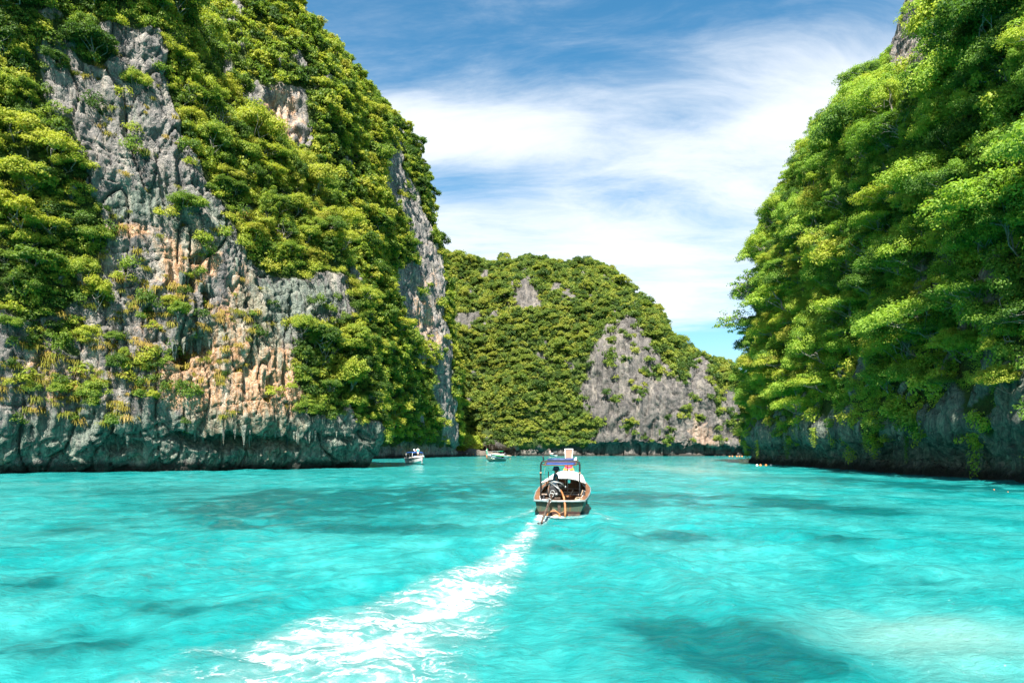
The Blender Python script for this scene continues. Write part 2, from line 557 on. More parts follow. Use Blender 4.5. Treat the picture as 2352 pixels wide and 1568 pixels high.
# ------------------------------------------------------------------ limestone
def make_rock_mat(name, warm=1.0, light=1.0, fq=1.0):
    m, t = mat_new(name)
    geo = t.n('ShaderNodeNewGeometry')
    P0 = geo.outputs['Position']
    P = t.vmul(P0, (fq, fq, fq))
    ca = t.n('ShaderNodeAttribute', attribute_name='stain')
    sp = t.n('ShaderNodeSeparateColor'); t.l(ca.outputs['Color'], sp.inputs[0])
    a_tan, a_teal, a_veg = sp.outputs[0], sp.outputs[1], sp.outputs[2]
    px = t.n('ShaderNodeSeparateXYZ'); t.l(P0, px.inputs[0])
    # weathering runs down the face
    st1 = t.noise(t.vmul(P, (1.0, 1.0, 0.045)), 1.0, 7, 0.70, 0.25)
    st2 = t.noise(t.vmul(P, (2.4, 2.4, 0.09), (4, 1, 0)), 1.0, 6, 0.68, 0.3)
    blot = t.noise(P, 0.35, 7, 0.66, 0.4)
    gran = t.noise(P, 2.2, 8, 0.72)
    L = light * 1.0
    grey = t.ramp(t.math('ADD', t.math('MULTIPLY', st1, 0.66), t.math('MULTIPLY', gran, 0.34)),
                  [(0.33, (0.045 * L, 0.044 * L, 0.045 * L)), (0.46, (0.16 * L, 0.15 * L, 0.142 * L)), (0.57, (0.29 * L, 0.262 * L, 0.232 * L)), (0.68, (0.52 * L, 0.47 * L, 0.41 * L))])
    tan = t.ramp(t.math('ADD', t.math('MULTIPLY', st2, 0.5), t.math('MULTIPLY', gran, 0.5)),
                 [(0.34, (0.17, 0.085, 0.04)), (0.47, (0.42, 0.235, 0.125)), (0.62, (0.62, 0.46, 0.34))])
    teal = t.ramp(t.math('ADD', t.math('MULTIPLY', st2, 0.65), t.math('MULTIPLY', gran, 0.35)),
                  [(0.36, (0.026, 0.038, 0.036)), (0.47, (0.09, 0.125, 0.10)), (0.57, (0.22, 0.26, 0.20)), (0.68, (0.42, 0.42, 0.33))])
    k_tan = t.smooth(t.math('ADD', t.math('MULTIPLY', a_tan, 0.85), t.math('ADD', t.math('MULTIPLY', t.math('SUBTRACT', blot, 0.5), 1.5), t.math('MULTIPLY', t.math('SUBTRACT', st1, 0.5), 0.9))), 0.32, 0.62)
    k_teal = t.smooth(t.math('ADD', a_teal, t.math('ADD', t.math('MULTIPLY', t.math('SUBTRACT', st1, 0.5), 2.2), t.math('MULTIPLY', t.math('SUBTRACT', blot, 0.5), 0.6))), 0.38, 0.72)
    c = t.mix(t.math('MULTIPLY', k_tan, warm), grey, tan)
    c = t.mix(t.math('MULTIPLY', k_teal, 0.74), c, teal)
    # pale lime curtains
    cream = t.smooth(t.noise(t.vmul(P, (0.62, 0.62, 0.028), (3, 8, 2)), 1.0, 6, 0.62, 0.2), 0.54, 0.66)
    c = t.mix(t.math('MULTIPLY', cream, 0.55), c, t.mix(gran, (0.30 * L, 0.25 * L, 0.19 * L, 1), (0.62 * L, 0.56 * L, 0.47 * L, 1)))
    # black runs of algae
    blk = t.smooth(t.noise(t.vmul(P, (1.5, 1.5, 0.07), (9, 3, 1)), 1.0, 5, 0.6, 0.2), 0.60, 0.70)
    c = t.mix(t.math('MULTIPLY', blk, 0.62), c, (0.03, 0.034, 0.036, 1))
    # soil, roots and low growth where plants hold on
    soil = t.ramp(gran, [(0.35, (0.028, 0.046, 0.014)), (0.6, (0.065, 0.092, 0.024)), (0.75, (0.12, 0.13, 0.045))])
    c = t.mix(t.smooth(t.math('ADD', a_veg, t.math('MULTIPLY', t.math('SUBTRACT', gran, 0.5), 0.8)), 0.35, 0.7), c, soil)
    # band of black tidal growth just above the water
    tide = t.smooth(t.math('ADD', px.outputs[2], t.math('MULTIPLY', t.math('SUBTRACT', blot, 0.5), 2.4)), 0.5, 1.7, 1.0, 0.0)
    c = t.mix(t.math('MULTIPLY', tide, 0.92), c, (0.022, 0.022, 0.018, 1))
    b = t.n('ShaderNodeBsdfPrincipled')
    t.l(c, b.inputs['Base Color'])
    b.inputs['Roughness'].default_value = 0.9
    b.inputs['Specular IOR Level'].default_value = 0.15
    vor = t.n('ShaderNodeTexVoronoi', feature='DISTANCE_TO_EDGE')
    wv = t.n('ShaderNodeVectorMath', operation='ADD')
    t.l(t.vmul(P, (1.0, 1.0, 0.55)), wv.inputs[0])
    nz = t.n('ShaderNodeTexNoise'); t.l(P, nz.inputs['Vector']); nz.inputs['Scale'].default_value = 0.8
    t.l(nz.outputs['Color'], wv.inputs[1])
    t.l(wv.outputs[0], vor.inputs['Vector']); vor.inputs['Scale'].default_value = 0.75
    crack = t.smooth(vor.outputs['Distance'], 0.0, 0.09)
    hh = t.math('ADD', t.math('MULTIPLY', gran, 0.55), t.math('ADD', t.math('MULTIPLY', crack, 0.16), t.math('MULTIPLY', st2, 0.5)))
    bp = t.n('ShaderNodeBump'); bp.inputs['Strength'].default_value = 1.0; bp.inputs['Distance'].default_value = 1.0
    t.l(hh, bp.inputs['Height']); t.l(bp.outputs[0], b.inputs['Normal'])
    o = t.n('ShaderNodeOutputMaterial'); t.l(b.outputs[0], o.inputs[0])
    return m


M_ROCK = make_rock_mat('limestone', 1.0, 1.0)
M_ROCK_FAR = make_rock_mat('limestone_grey', 0.30, 0.50, 0.42)
M_ROCK_TALL = make_rock_mat('limestone_tall', 0.9, 0.95, 0.6)


def hermite(t, P, tq):
    """smooth curve through P (n, ...) at knots t, sampled at tq"""
    T = np.empty_like(P)
    T[1:-1] = (P[2:] - P[:-2]) / (t[2:] - t[:-2]).reshape((-1,) + (1,) * (P.ndim - 1))
    T[0] = (P[1] - P[0]) / (t[1] - t[0]); T[-1] = (P[-1] - P[-2]) / (t[-1] - t[-2])
    i = np.clip(np.searchsorted(t, tq, side='right') - 1, 0, len(t) - 2)
    h = t[i + 1] - t[i]
    s = (tq - t[i]) / h
    sh = (-1,) + (1,) * (P.ndim - 1)
    s = s.reshape(sh); h = h.reshape(sh)
    return ((2 * s ** 3 - 3 * s ** 2 + 1) * P[i] + (s ** 3 - 2 * s ** 2 + s) * h * T[i] + (-2 * s ** 3 + 3 * s ** 2) * P[i + 1] + (s ** 3 - s ** 2) * h * T[i + 1])


def cliff_grid(stations, nu, nv, u_weight=None, ztop=1e9):
    """stations: list of profiles [(x,y,z), ...] from below the water over the crest -> (nu, nv, 3)"""
    S = np.asarray(stations, np.float64)
    cols = []
    for prof in S:
        d = np.linalg.norm(np.diff(prof, axis=0), axis=1)
        t = np.concatenate([[0], np.cumsum(d)]) / d.sum()
        f = hermite(t, prof, np.linspace(0, 1, 500))
        d2 = np.concatenate([[0], np.cumsum(np.linalg.norm(np.diff(f, axis=0), axis=1))])
        wv_ = np.where(f[1:, 2] > ztop, 0.22, 1.0)
        cw = np.concatenate([[0], np.cumsum(np.diff(d2) * wv_)])
        q = np.interp(np.linspace(0, cw[-1], nv), cw, d2)
        cols.append(np.stack([np.interp(q, d2, f[:, k]) for k in range(3)], -1))
    C = np.asarray(cols)                       # (S, nv, 3)
    d = np.linalg.norm(np.diff(C[:, : nv // 2], axis=0), axis=2).mean(1)
    t = np.concatenate([[0], np.cumsum(d)])
    if u_weight is not None:                   # spend columns where the wall is seen
        wgt = np.concatenate([[0], np.cumsum(d * np.asarray(u_weight))])
        tq = np.interp(np.linspace(0, wgt[-1], nu), wgt, t)
    else:
        tq = np.linspace(0, t[-1], nu)
    return hermite(t, C, tq)


def grid_normals(G):
    du = np.gradient(G, axis=0); dv = np.gradient(G, axis=1)
    n = np.cross(du, dv)
    n /= np.maximum(np.linalg.norm(n, axis=2, keepdims=True), 1e-9)
    return n


def poly_sd(px, py, poly):
    """signed distance in px, positive inside"""
    poly = np.asarray(poly, np.float32)
    best = np.full(px.shape, 1e9, np.float32); inside = np.zeros(px.shape, bool)
    for a, b in zip(poly, np.roll(poly, -1, axis=0)):
        d = b - a
        t = np.clip(((px - a[0]) * d[0] + (py - a[1]) * d[1]) / max(float(d @ d), 1e-9), 0, 1)
        best = np.minimum(best, np.hypot(px - a[0] - t * d[0], py - a[1] - t * d[1]))
        c = ((a[1] > py) != (b[1] > py)) & (px < d[0] * (py - a[1]) / (d[1] if abs(d[1]) > 1e-9 else 1e-9) + a[0])
        inside ^= c
    return np.where(inside, best, -best)


def gauss(px, py, cx, cy, rx, ry):
    return np.exp(-(((px - cx * D) / (rx * D)) ** 2 + ((py - cy * D) / (ry * D)) ** 2))


def dpoly(pts):
    return [(x * D, y * D) for x, y in pts]


class Cliff:
    pass


def make_cliff(name, label, stations, nu, nv, mat, rock_fn, disp_scale=1.0, u_weight=None, caves=(), seed=0.0, block=1.0, ztop=1e9, big=0.0):
    G = cliff_grid(stations, nu, nv, u_weight, ztop)
    N = grid_normals(G)
    to_cam = -G.copy(); to_cam[..., 2] += CAM_Z
    if np.median(np.sum(N * to_cam, -1)) < 0:
        N = -N
    px, py = proj(G)
    x, y, z = (G[..., k] + seed for k in range(3))
    rock, tan, teal = rock_fn(px, py, G)       # 0..1 each
    ds = disp_scale
    wxy = 0.8 * perlin(x / 6, y / 6, z / 9)
    d = 2.4 * ds * fbm(x / (14 * ds), y / (14 * ds), z / (18 * ds), 3)
    # vertical flutes and buttresses
    d += ds * (1.0 * rock + 0.3) * 1.15 * fbm(x / (3.2 * ds) + wxy, y / (3.2 * ds) + wxy, z / (20 * ds), 4, 0.55, ridged=True)
    # broken beds and blocks
    bed = z / (3.4 * ds) + 0.6 * perlin(x / 11, y / 11, z / 30)
    d += block * ds * rock * 0.40 * (np.abs((bed % 1.0) - 0.5) * 2 - 0.5) * (0.35 + perlin(x / 9, y / 9, z / 9))
    q = perlin(np.floor(x / (2.2 * ds) + 0.8 * wxy) * 3.1, np.floor(z / (2.6 * ds) + 0.5 * wxy) * 2.7, np.floor(y / (2.4 * ds)) * 1.9)
    d += block * ds * rock * 0.34 * q
    d += ds * 0.42 * fbm(x / 2.6, y / 2.6, z / 5.5, 4, 0.58)
    d += ds * 0.30 * rock * fbm(x / 0.9, y / 0.9, z / 1.5, 2, ridged=True)
    # joints: deep narrow grooves, mostly upright, some along the beds
    j1 = perlin(x / (4.2 * ds) + 0.5 * wxy, y / (4.2 * ds), z / (17 * ds)); j2 = perlin(x / (2.1 * ds) + 30, y / (2.1 * ds) + 0.6 * wxy, z / (9 * ds))
    j3 = perlin(x / (9 * ds) + 60, y / (9 * ds), z / (3.2 * ds) + 0.8 * wxy); j4 = perlin(x / (5 * ds) + 90, y / (5 * ds), z / (1.7 * ds))
    d -= ds * rock * (1.2 * np.exp(-(j1 / 0.03) ** 2) + 0.5 * np.exp(-(j2 / 0.04) ** 2) + block * (0.45 * np.exp(-(j3 / 0.035) ** 2) + 0.25 * np.exp(-(j4 / 0.05) ** 2)))
    d += big * fbm(x / 38, y / 38, z / 55, 3)
    for (cx, cy, rx, ry, dep) in caves:
        wxp = px + 14 * D * perlin(x / 2.5, y / 2.5, z / 2.5); wyp = py + 14 * D * perlin(x / 2.5 + 40, y / 2.5, z / 2.5)
        g = gauss(wxp, wyp, cx, cy, rx, ry)
        d -= dep * sstep(g, 0.3, 0.62)
    d *= sstep(G[..., 2], -4, 2.5) * 0.75 + 0.25
    P = G + N * d[..., None]
    px, py = proj(P)
    n, m = nu, nv
    i = np.arange(n * m).reshape(n, m)
    F = np.stack([i[:-1, :-1], i[1:, :-1], i[1:, 1:], i[:-1, 1:]], -1).reshape(-1, 4)
    Nf = grid_normals(P)
    if np.sum(Nf * N) < 0:
        Nf = -Nf
        F = F[:, ::-1]
    me = np_mesh(name, P.reshape(-1, 3), F, mat, smooth=True)
    veg = 1 - rock
    set_attr(me, 'stain', np.stack([tan, teal, veg, np.ones_like(veg)], -1).reshape(-1, 4), 'FLOAT_COLOR')
    o = bpy.data.objects.new(name, me)
    link(o)
    tag(o, label, kind='structure')
    c = Cliff()
    c.o, c.P, c.N, c.Nf, c.rock, c.px, c.py = o, P, N, Nf, rock, px, py
    return c


def prof_station(base, lean, prof, hs=1.0, ls=1.0):
    lx, ly = lean
    l = math.hypot(lx, ly); lx /= l; ly /= l
    return [(base[0] + lx * off * (ls if off > 0 and zz > 10 else 1), base[1] + ly * off * (ls if off > 0 and zz > 10 else 1), zz * (hs if zz > 10 else 1)) for zz, off in prof]


# --- near cliff on the left
PL = [(-4, 4.0), (0, 3.1), (1.2, 2.5), (3.2, 1.5), (4.8, 0.7), (6.2, 0.1), (10, 0.1), (14, 0.6), (19, 1.4), (31, 4.2), (42, 7.8), (52, 14.4), (61, 24.5), (70, 39), (77, 62)]
stL = [prof_station(b, l, PL, hs, ls) for b, l, hs, ls in (
    ((-130, 30), (-0.7, 0.7), 1.5, 0.5), ((-86, 64), (-0.6, 0.8), 1.5, 0.5), ((-60, 79.5), (-0.6, 0.8), 1.5, 0.55), ((-44, 88.5), (-0.62, 0.78), 1.26, 0.65), ((-32.5, 97.5), (-0.75, 0.6), 1.0, 0.9),
    ((-24.5, 105), (-0.9, 0.4), 0.91, 1.0), ((-21.6, 109), (-1, 0.2), 0.91, 1.0), ((-23, 116), (-1, -0.1), 1.0, 1.0), ((-33, 127), (-1, -0.5), 1.0, 0.9), ((-52, 138), (-0.8, -0.7), 1.0, 0.8))]
ROCK_L = dpoly([(91, 100), (200, 55), (350, 75), (375, 140), (395, 246), (457, 400), (520, 500), (562, 598), (647, 648), (800, 620), (815, 720), (690, 770), (660, 844), (703, 945), (870, 970), (880, 1100),
                (-300, 1100), (-300, 720), (20, 715), (60, 740), (150, 715), (220, 640), (242, 527), (213, 422), (143, 316), (98, 200)])


def rock_left(px, py, G):
    x, y, z = G[..., 0], G[..., 1], G[..., 2]
    nz = fbm(x / 4, y / 4, z / 4, 3)
    sd = poly_sd(px, py, ROCK_L) + 9 * nz
    r = sstep(sd, -5, 4)
    r = r * (1 - 0.9 * gauss(px, py, 190, 790, 160, 120) * sstep(nz, 0.10, 0.32))
    r = np.maximum(r, sstep(fbm(x / 7 + 5, y / 7, z / 9, 3), 0.27, 0.36))
    r *= 1 - 0.9 * sstep(gauss(px, py, 215, 115, 60, 45) + 0.25 * nz, 0.45, 0.7)
    tan = gauss(px, py, 430, 600, 70, 60) + gauss(px, py, 500, 870, 130, 120) + gauss(px, py, 590, 900, 90, 120) + 0.8 * gauss(px, py, 290, 530, 60, 18) + 0.35 * gauss(px, py, 230, 1045, 200, 14) + \
        0.9 * gauss(px, py, 555, 760, 40, 120) + 0.3 * gauss(px, py, 690, 1020, 100, 14) + 0.35 * gauss(px, py, 120, 850, 120, 100) + 0.16
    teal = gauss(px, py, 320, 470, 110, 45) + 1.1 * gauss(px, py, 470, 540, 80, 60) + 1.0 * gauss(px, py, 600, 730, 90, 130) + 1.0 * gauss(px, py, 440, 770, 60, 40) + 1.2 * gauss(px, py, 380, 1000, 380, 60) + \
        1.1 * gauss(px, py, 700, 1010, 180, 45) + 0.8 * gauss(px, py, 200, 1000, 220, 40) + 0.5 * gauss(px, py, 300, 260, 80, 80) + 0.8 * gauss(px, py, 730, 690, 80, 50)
    return np.clip(r, 0, 1), np.clip(tan, 0, 1), np.clip(teal, 0, 1)


CAVES_L = [(412, 822, 26, 30, 3.6), (445, 800, 34, 26, 2.0), (432, 650, 20, 26, 2.8), (470, 680, 16, 30, 2.6), (445, 600, 12, 14, 1.6), (480, 1005, 110, 19, 3.0), (610, 1012, 90, 15, 2.6), (770, 998, 90, 7, 0.9), (285, 1018, 48, 22, 2.0), (505, 860, 9, 9, 1.2), (560, 700, 10, 16, 1.0), (618, 885, 8, 20, 1.0)]
CL = make_cliff('cliff_left_near', 'grey and tan limestone cliff with a wave-cut notch', stL, 430, 420, M_ROCK, rock_left, 0.9, (0.25, 0.8, 1.4, 1.4, 1.4, 1.4, 1.0, 0.4, 0.25), CAVES_L, 0.0, ztop=74)

# --- tall cliff behind it
PT = [(-4, 3), (0, 2.4), (2, 3.6), (5, 3.4), (8, 0.4), (25, 1.0), (47, 2.6), (75, 6.2), (101, 12), (131, 20), (162, 40), (176, 57), (200, 84), (222, 120)]
stT = [prof_station(b, l, PT) for b, l in (
    ((-140, 150), (-0.6, 0.7)), ((-92, 181), (-0.8, 0.5)), ((-60, 199), (-0.9, 0.4)), ((-46, 214), (-1, 0.2)), ((-38, 250), (-1, 0.1)), ((-29.5, 283), (-1, 0.05)), ((-24.8, 300), (-1, 0)), ((-27, 315), (-1, -0.1)),
    ((-46, 338), (-0.9, -0.3)), ((-82, 370), (-0.8, -0.4)))]
ROCK_T1 = dpoly([(495, 95), (525, 110), (535, 195), (600, 200), (640, 185), (700, 205), (715, 330), (640, 345), (590, 300), (500, 270), (475, 170)])
ROCK_T2 = dpoly([(880, 330), (915, 335), (950, 420), (990, 520), (1012, 600), (1022, 760), (1040, 900), (1056, 1050), (1010, 1010), (985, 900), (960, 790), (905, 735), (900, 640), (940, 590), (930, 520), (885, 450), (868, 390)])


def rock_tall(px, py, G):
    x, y, z = G[..., 0], G[..., 1], G[..., 2]
    nz = fbm(x / 8, y / 8, z / 9, 3)
    r = sstep(poly_sd(px, py, ROCK_T1) + 7 * nz, -3, 3)
    r = np.maximum(r, sstep(poly_sd(px, py, ROCK_T2) + 9 * nz, -1, 5))
    r = np.maximum(r, sstep(py + 10 * nz, 1010 * D, 1026 * D))
    r = np.maximum(r, sstep(nz + 0.35 * fbm(x / 4, y / 4, z / 16, 2), 0.30, 0.40))
    tan = 0.75 * gauss(px, py, 645, 260, 60, 80) + 0.5 * gauss(px, py, 970, 750, 50, 250) + 0.6 * gauss(px, py, 930, 1030, 80, 20)
    teal = 0.55 * gauss(px, py, 960, 1020, 100, 30) + 0.35 * gauss(px, py, 600, 240, 60, 40)
    return np.clip(r, 0, 1), np.clip(tan, 0, 1), np.clip(teal, 0, 1)


CT = make_cliff('cliff_left_tall', 'tall jungle-covered limestone cliff rising out of frame', stT, 330, 330, M_ROCK_TALL, rock_tall, 1.5, (0.3, 0.6, 1.2, 1.4, 1.4, 1.4, 1.0, 0.5, 0.25), [(640, 268, 46, 60, 1.8), (510, 150, 20, 60, 3.0)], 31.0, ztop=205, big=5.0)

# --- far headland across the lagoon
ysil = [(370, 258), (440, 259), (463, 255), (482, 259), (500, 262), (520, 263), (560, 266), (600, 270), (618, 283), (640, 307), (675, 337), (700, 356), (720, 371), (735, 382), (746, 396), (790, 424), (860, 440)]
stF = []
for p0 in np.linspace(370, 860, 24):
    ys = np.interp(p0, [a for a, b in ysil], [b for a, b in ysil])
    yb = 348 - 14 * math.exp(-((p0 - 660) / 70) ** 2) + 8 * math.exp(-((p0 - 480) / 25) ** 2)
    H = 100.0
    for _ in range(6):
        H = CAM_Z + (HOR - ys) / F_PX * (yb + 0.62 * H)
    pr = [(-4, 3), (0, 2.5), (2, 4.5), (4.5, 4.0), (6.5, 0.3), (0.12 * H, 0.02 * H), (0.3 * H, 0.07 * H), (0.55 * H, 0.17 * H), (0.78 * H, 0.30 * H), (0.92 * H, 0.45 * H), (H, 0.62 * H), (0.98 * H, 0.85 * H), (0.8 * H, 1.3 * H)]
    stF.append([((p0 - 512) / F_PX * (yb + off), yb + off, zz) for zz, off in pr])
RF = [dpoly([(1395, 745), (1440, 715), (1480, 745), (1530, 830), (1570, 880), (1590, 825), (1615, 815), (1640, 880), (1650, 1060), (1300, 1060), (1385, 970), (1330, 925), (1345, 840)]),
      dpoly([(1165, 645), (1215, 632), (1235, 650), (1245, 715), (1200, 720)]), dpoly([(1255, 640), (1325, 665), (1335, 705), (1280, 695)]), dpoly([(1050, 570), (1085, 570), (1082, 606), (1052, 606)]),
      dpoly([(1655, 900), (1690, 900), (1700, 1060), (1660, 1060)]), dpoly([(1112, 575), (1135, 575), (1135, 610), (1118, 605)]), dpoly([(1040, 720), (1100, 715), (1085, 760), (1045, 770)])]


def rock_far(px, py, G):
    x, y, z = G[..., 0], G[..., 1], G[..., 2]
    nz = fbm(x / 11, y / 11, z / 12, 3)
    r = 0
    for k, p in enumerate(RF):
        r = np.maximum(r, sstep(poly_sd(px, py, p) + 8 * nz, -3, 3))
    sp = fbm(x / 5 + 8, y / 5, z / 6, 2)
    r = r * (1 - sstep(sp, 0.30, 0.42) * 0.9)
    r = np.maximum(r, sstep(py + 9 * nz, 1012 * D, 1026 * D))
    r = np.maximum(r, sstep(nz + 0.3 * fbm(x / 5, y / 5, z / 16, 2), 0.36, 0.46))
    tan = 0.75 * gauss(px, py, 1620, 1000, 40, 50) + 0.4 * gauss(px, py, 1300, 1020, 200, 15)
    return np.clip(r, 0, 1), np.clip(tan, 0, 1), np.zeros_like(r)


CF = make_cliff('cliff_far', 'green headland with bare grey rock faces closing the lagoon', stF, 360, 260, M_ROCK_FAR, rock_far, 1.7, None, (), 77.0, 0.6, big=9.0)

# --- cliff on the right, hung with trees
PR = [(-4, 2.5), (0, 2.4), (1.5, 3.4), (3.4, 2.6), (5.2, 0.9), (8, 1.6), (13, 2.6), (20, 3.6), (33, 4.6), (45, 6.2), (58, 11.8), (70, 21), (84, 32), (101, 39), (118, 47), (128, 72)]
stR = [prof_station(b, l, PR) for b, l in (
    ((98, 205), (0.8, 0.5)), ((68, 180), (0.9, 0.3)), ((55, 161), (1, 0.15)), ((51.2, 151), (1, 0.05)), ((49.4, 136), (1, 0)), ((47.8, 116), (1, 0)), ((45.6, 96), (1, -0.02)), ((43.4, 77), (1, -0.05)), ((40.8, 58), (1, -0.1)),
    ((40, 45), (1, -0.25)), ((48, 33), (0.9, -0.5)), ((75, 22), (0.7, -0.7)), ((120, 18), (0.5, -0.9)))]
RR = [dpoly([(2058, -60), (2185, -60), (2180, 40), (2150, 150), (2130, 205), (2060, 200), (2040, 130)])]


def rock_right(px, py, G):
    x, y, z = G[..., 0], G[..., 1], G[..., 2]
    nz = fbm(x / 5, y / 5, z / 7, 3)
    r = sstep(poly_sd(px, py, RR[0]) + 10 * nz, -3, 4)
    low = sstep(z + 11 * nz + 9 * fbm(x / 2.5, y / 2.5, z / 20, 2), 9.5, 4.0)
    r = np.maximum(r, low)
    r = np.maximum(r, sstep(nz + 0.4 * fbm(x / 2.5, y / 2.5, z / 20, 2), 0.22, 0.36) * (0.25 + 0.75 * sstep(z, 34, 20)))
    teal = 0.75 * sstep(z, 22, 8) + 0 * px
    tan = 0.18 + 0.2 * gauss(px, py, 2100, 150, 60, 80)
    return np.clip(r, 0, 1), np.clip(tan, 0, 1), np.clip(teal, 0, 1)


CR = make_cliff('cliff_right', 'shaded limestone cliff hung with trees and creepers', stR, 430, 330, M_ROCK, rock_right, 0.9, (0.25, 0.5, 1.0, 1.2, 1.2, 1.3, 1.5, 1.6, 1.3, 0.6, 0.3, 0.2), (), 13.0, ztop=104)

# ------------------------------------------------------------------ plants: materials
def leaf_mat(name, stops, trans=0.48, patch=0.022, amp=1.0):
    m, t = mat_new(name)
    geo = t.n('ShaderNodeNewGeometry')
    oi = t.n('ShaderNodeObjectInfo')
    lv = t.n('ShaderNodeAttribute', attribute_name='lv').outputs['Fac']
    big = t.noise(geo.outputs['Position'], patch, 3, 0.55)
    f = t.math('ADD', t.math('MULTIPLY', oi.outputs['Random'], 0.78), t.math('MULTIPLY', t.math('SUBTRACT', big, 0.40), 0.8))
    f = t.math('ADD', f, t.math('MULTIPLY', t.math('SUBTRACT', lv, 0.5), 0.34))
    c = t.ramp(f, stops)
    d = t.n('ShaderNodeBsdfPrincipled'); t.l(c, d.inputs['Base Color'])
    d.inputs['Roughness'].default_value = 0.55; d.inputs['Specular IOR Level'].default_value = 0.22
    tr = t.n('ShaderNodeBsdfTranslucent')
    t.l(t.mix(1.0, c, (1.15, 1.25, 0.55, 1), 'MULTIPLY'), tr.inputs[0])
    mx = t.n('ShaderNodeMixShader'); mx.inputs[0].default_value = trans
    t.l(d.outputs[0], mx.inputs[1]); t.l(tr.outputs[0], mx.inputs[2])
    o = t.n('ShaderNodeOutputMaterial'); t.l(mx.outputs[0], o.inputs[0])
    return m


M_LEAF = leaf_mat('leaves', [(0.06, (0.046, 0.095, 0.019)), (0.28, (0.121, 0.195, 0.030)), (0.50, (0.236, 0.305, 0.041)), (0.74, (0.381, 0.392, 0.050)), (1.0, (0.300, 0.285, 0.045))])
M_LEAF_FAR = leaf_mat('leaves_far', [(0.06, (0.048, 0.098, 0.022)), (0.30, (0.115, 0.179, 0.032)), (0.56, (0.207, 0.266, 0.043)), (0.80, (0.295, 0.317, 0.052)), (1.0, (0.300, 0.285, 0.045))], patch=0.012)
M_LEAF_R = leaf_mat('leaves_fresh', [(0.06, (0.053, 0.121, 0.024)), (0.28, (0.139, 0.248, 0.038)), (0.52, (0.254, 0.380, 0.051)), (0.78, (0.403, 0.461, 0.060)), (1.0, (0.300, 0.285, 0.045))], patch=0.03)
M_STRAW = leaf_mat('dry_grass', [(0.1, (0.10, 0.13, 0.015)), (0.45, (0.20, 0.18, 0.025)), (0.8, (0.28, 0.20, 0.045)), (1.0, (0.32, 0.23, 0.08))], trans=0.2)
M_BARK = paint('bark', (0.24, 0.21, 0.18), 0.9, 0.45, 3.0, streak=(1, 1, 0.3), bump=0.4)


def leaves_np(C, N, size, rg, aspect=0.8, droop=0.12):
    """one folded rhombus leaf spray for every centre C with normal N"""
    n = len(C)
    r = rg.normal(size=(n, 3))
    T = np.cross(N, r); T /= np.maximum(np.linalg.norm(T, axis=1, keepdims=True), 1e-6)
    B = np.cross(N, T)
    L = (size * rg.uniform(0.7, 1.35, n))[:, None]
    V = np.stack([C + T * L * 0.5 - N * L * droop, C + B * L * 0.5 * aspect, C - T * L * 0.5 - N * L * droop, C - B * L * 0.5 * aspect], 1).reshape(-1, 3)
    F = np.arange(4 * n).reshape(n, 4)
    return V, F


def unit(v):
    return v / np.maximum(np.linalg.norm(v, axis=1, keepdims=True), 1e-9)


def crown_np(rg, R, nclump, nleaf, leaf, flat=0.62, lift=0.0, spread=1.0, hang=0.15, clump=(0.26, 0.42)):
    """leaf sprays gathered in flat-topped clumps over a dome; returns V, F, lv and the clump centres"""
    d = unit(rg.normal(size=(nclump * 4, 3)))
    d = d[d[:, 2] > -hang][:nclump]
    k = len(d)
    rad = R * rg.uniform(0.55, 1.0, k)[:, None] * np.array([spread, 1.0, flat])
    cc = d * rad + np.array([0, 0, lift])
    V = []; F = []; LV = []; nb = 0
    for i in range(k):
        rc = R * rg.uniform(*clump)
        m = int(nleaf * rg.uniform(0.7, 1.3))
        q = unit(rg.normal(size=(m * 3, 3)))
        q = q[q[:, 2] > -0.35][:m]
        rr = (rg.uniform(0.45, 1.0, len(q))[:, None] ** 0.6) * np.where(rg.uniform(size=(len(q), 1)) < 0.16, 1.45, 1.0)
        C = cc[i] + q * rr * rc * np.array([1.05, 1.05, 0.85])
        N = unit(q * 1.0 + np.array([0, 0, 0.35]) + rg.normal(size=q.shape) * 0.5)
        v, f = leaves_np(C, N, leaf, rg)
        V.append(v); F.append(f + nb); nb += len(v)
        LV.append(np.repeat(np.clip(rg.normal(0.5, 0.22) + rg.normal(0, 0.2, len(q)), 0, 1), 4))
    return np.concatenate(V), np.concatenate(F), np.concatenate(LV), cc


def trunk_mb(rg, top, cc, r0, nb=7):
    """leaning trunk that forks to the clumps"""
    mb = MB()
    top = np.asarray(top, float)
    mid = top * 0.5 + np.array([0.35 * top[0], 0.2 * rg.normal(), -0.15 * top[2]])
    pts = [np.array([-0.6, 0, -0.5]), np.zeros(3), mid * 0.55, mid, top * 0.85]
    mb.tube(pts, [r0 * 1.25, r0 * 1.1, r0 * 0.9, r0 * 0.75, r0 * 0.5], 6)
    sel = rg.permutation(len(cc))[:nb]
    for i in sel:
        a = pts[rg.integers(2, 5)]
        b = cc[i]
        m1 = a * 0.6 + b * 0.4 + rg.normal(size=3) * 0.12 * np.linalg.norm(b - a) + np.array([0, 0, 0.05])
        m2 = a * 0.25 + b * 0.75 + rg.normal(size=3) * 0.08 * np.linalg.norm(b - a)
        mb.tube([a, m1, m2, b], [r0 * 0.5, r0 * 0.36, r0 * 0.24, r0 * 0.1], 5)
    return mb


class Tpl:
    pass


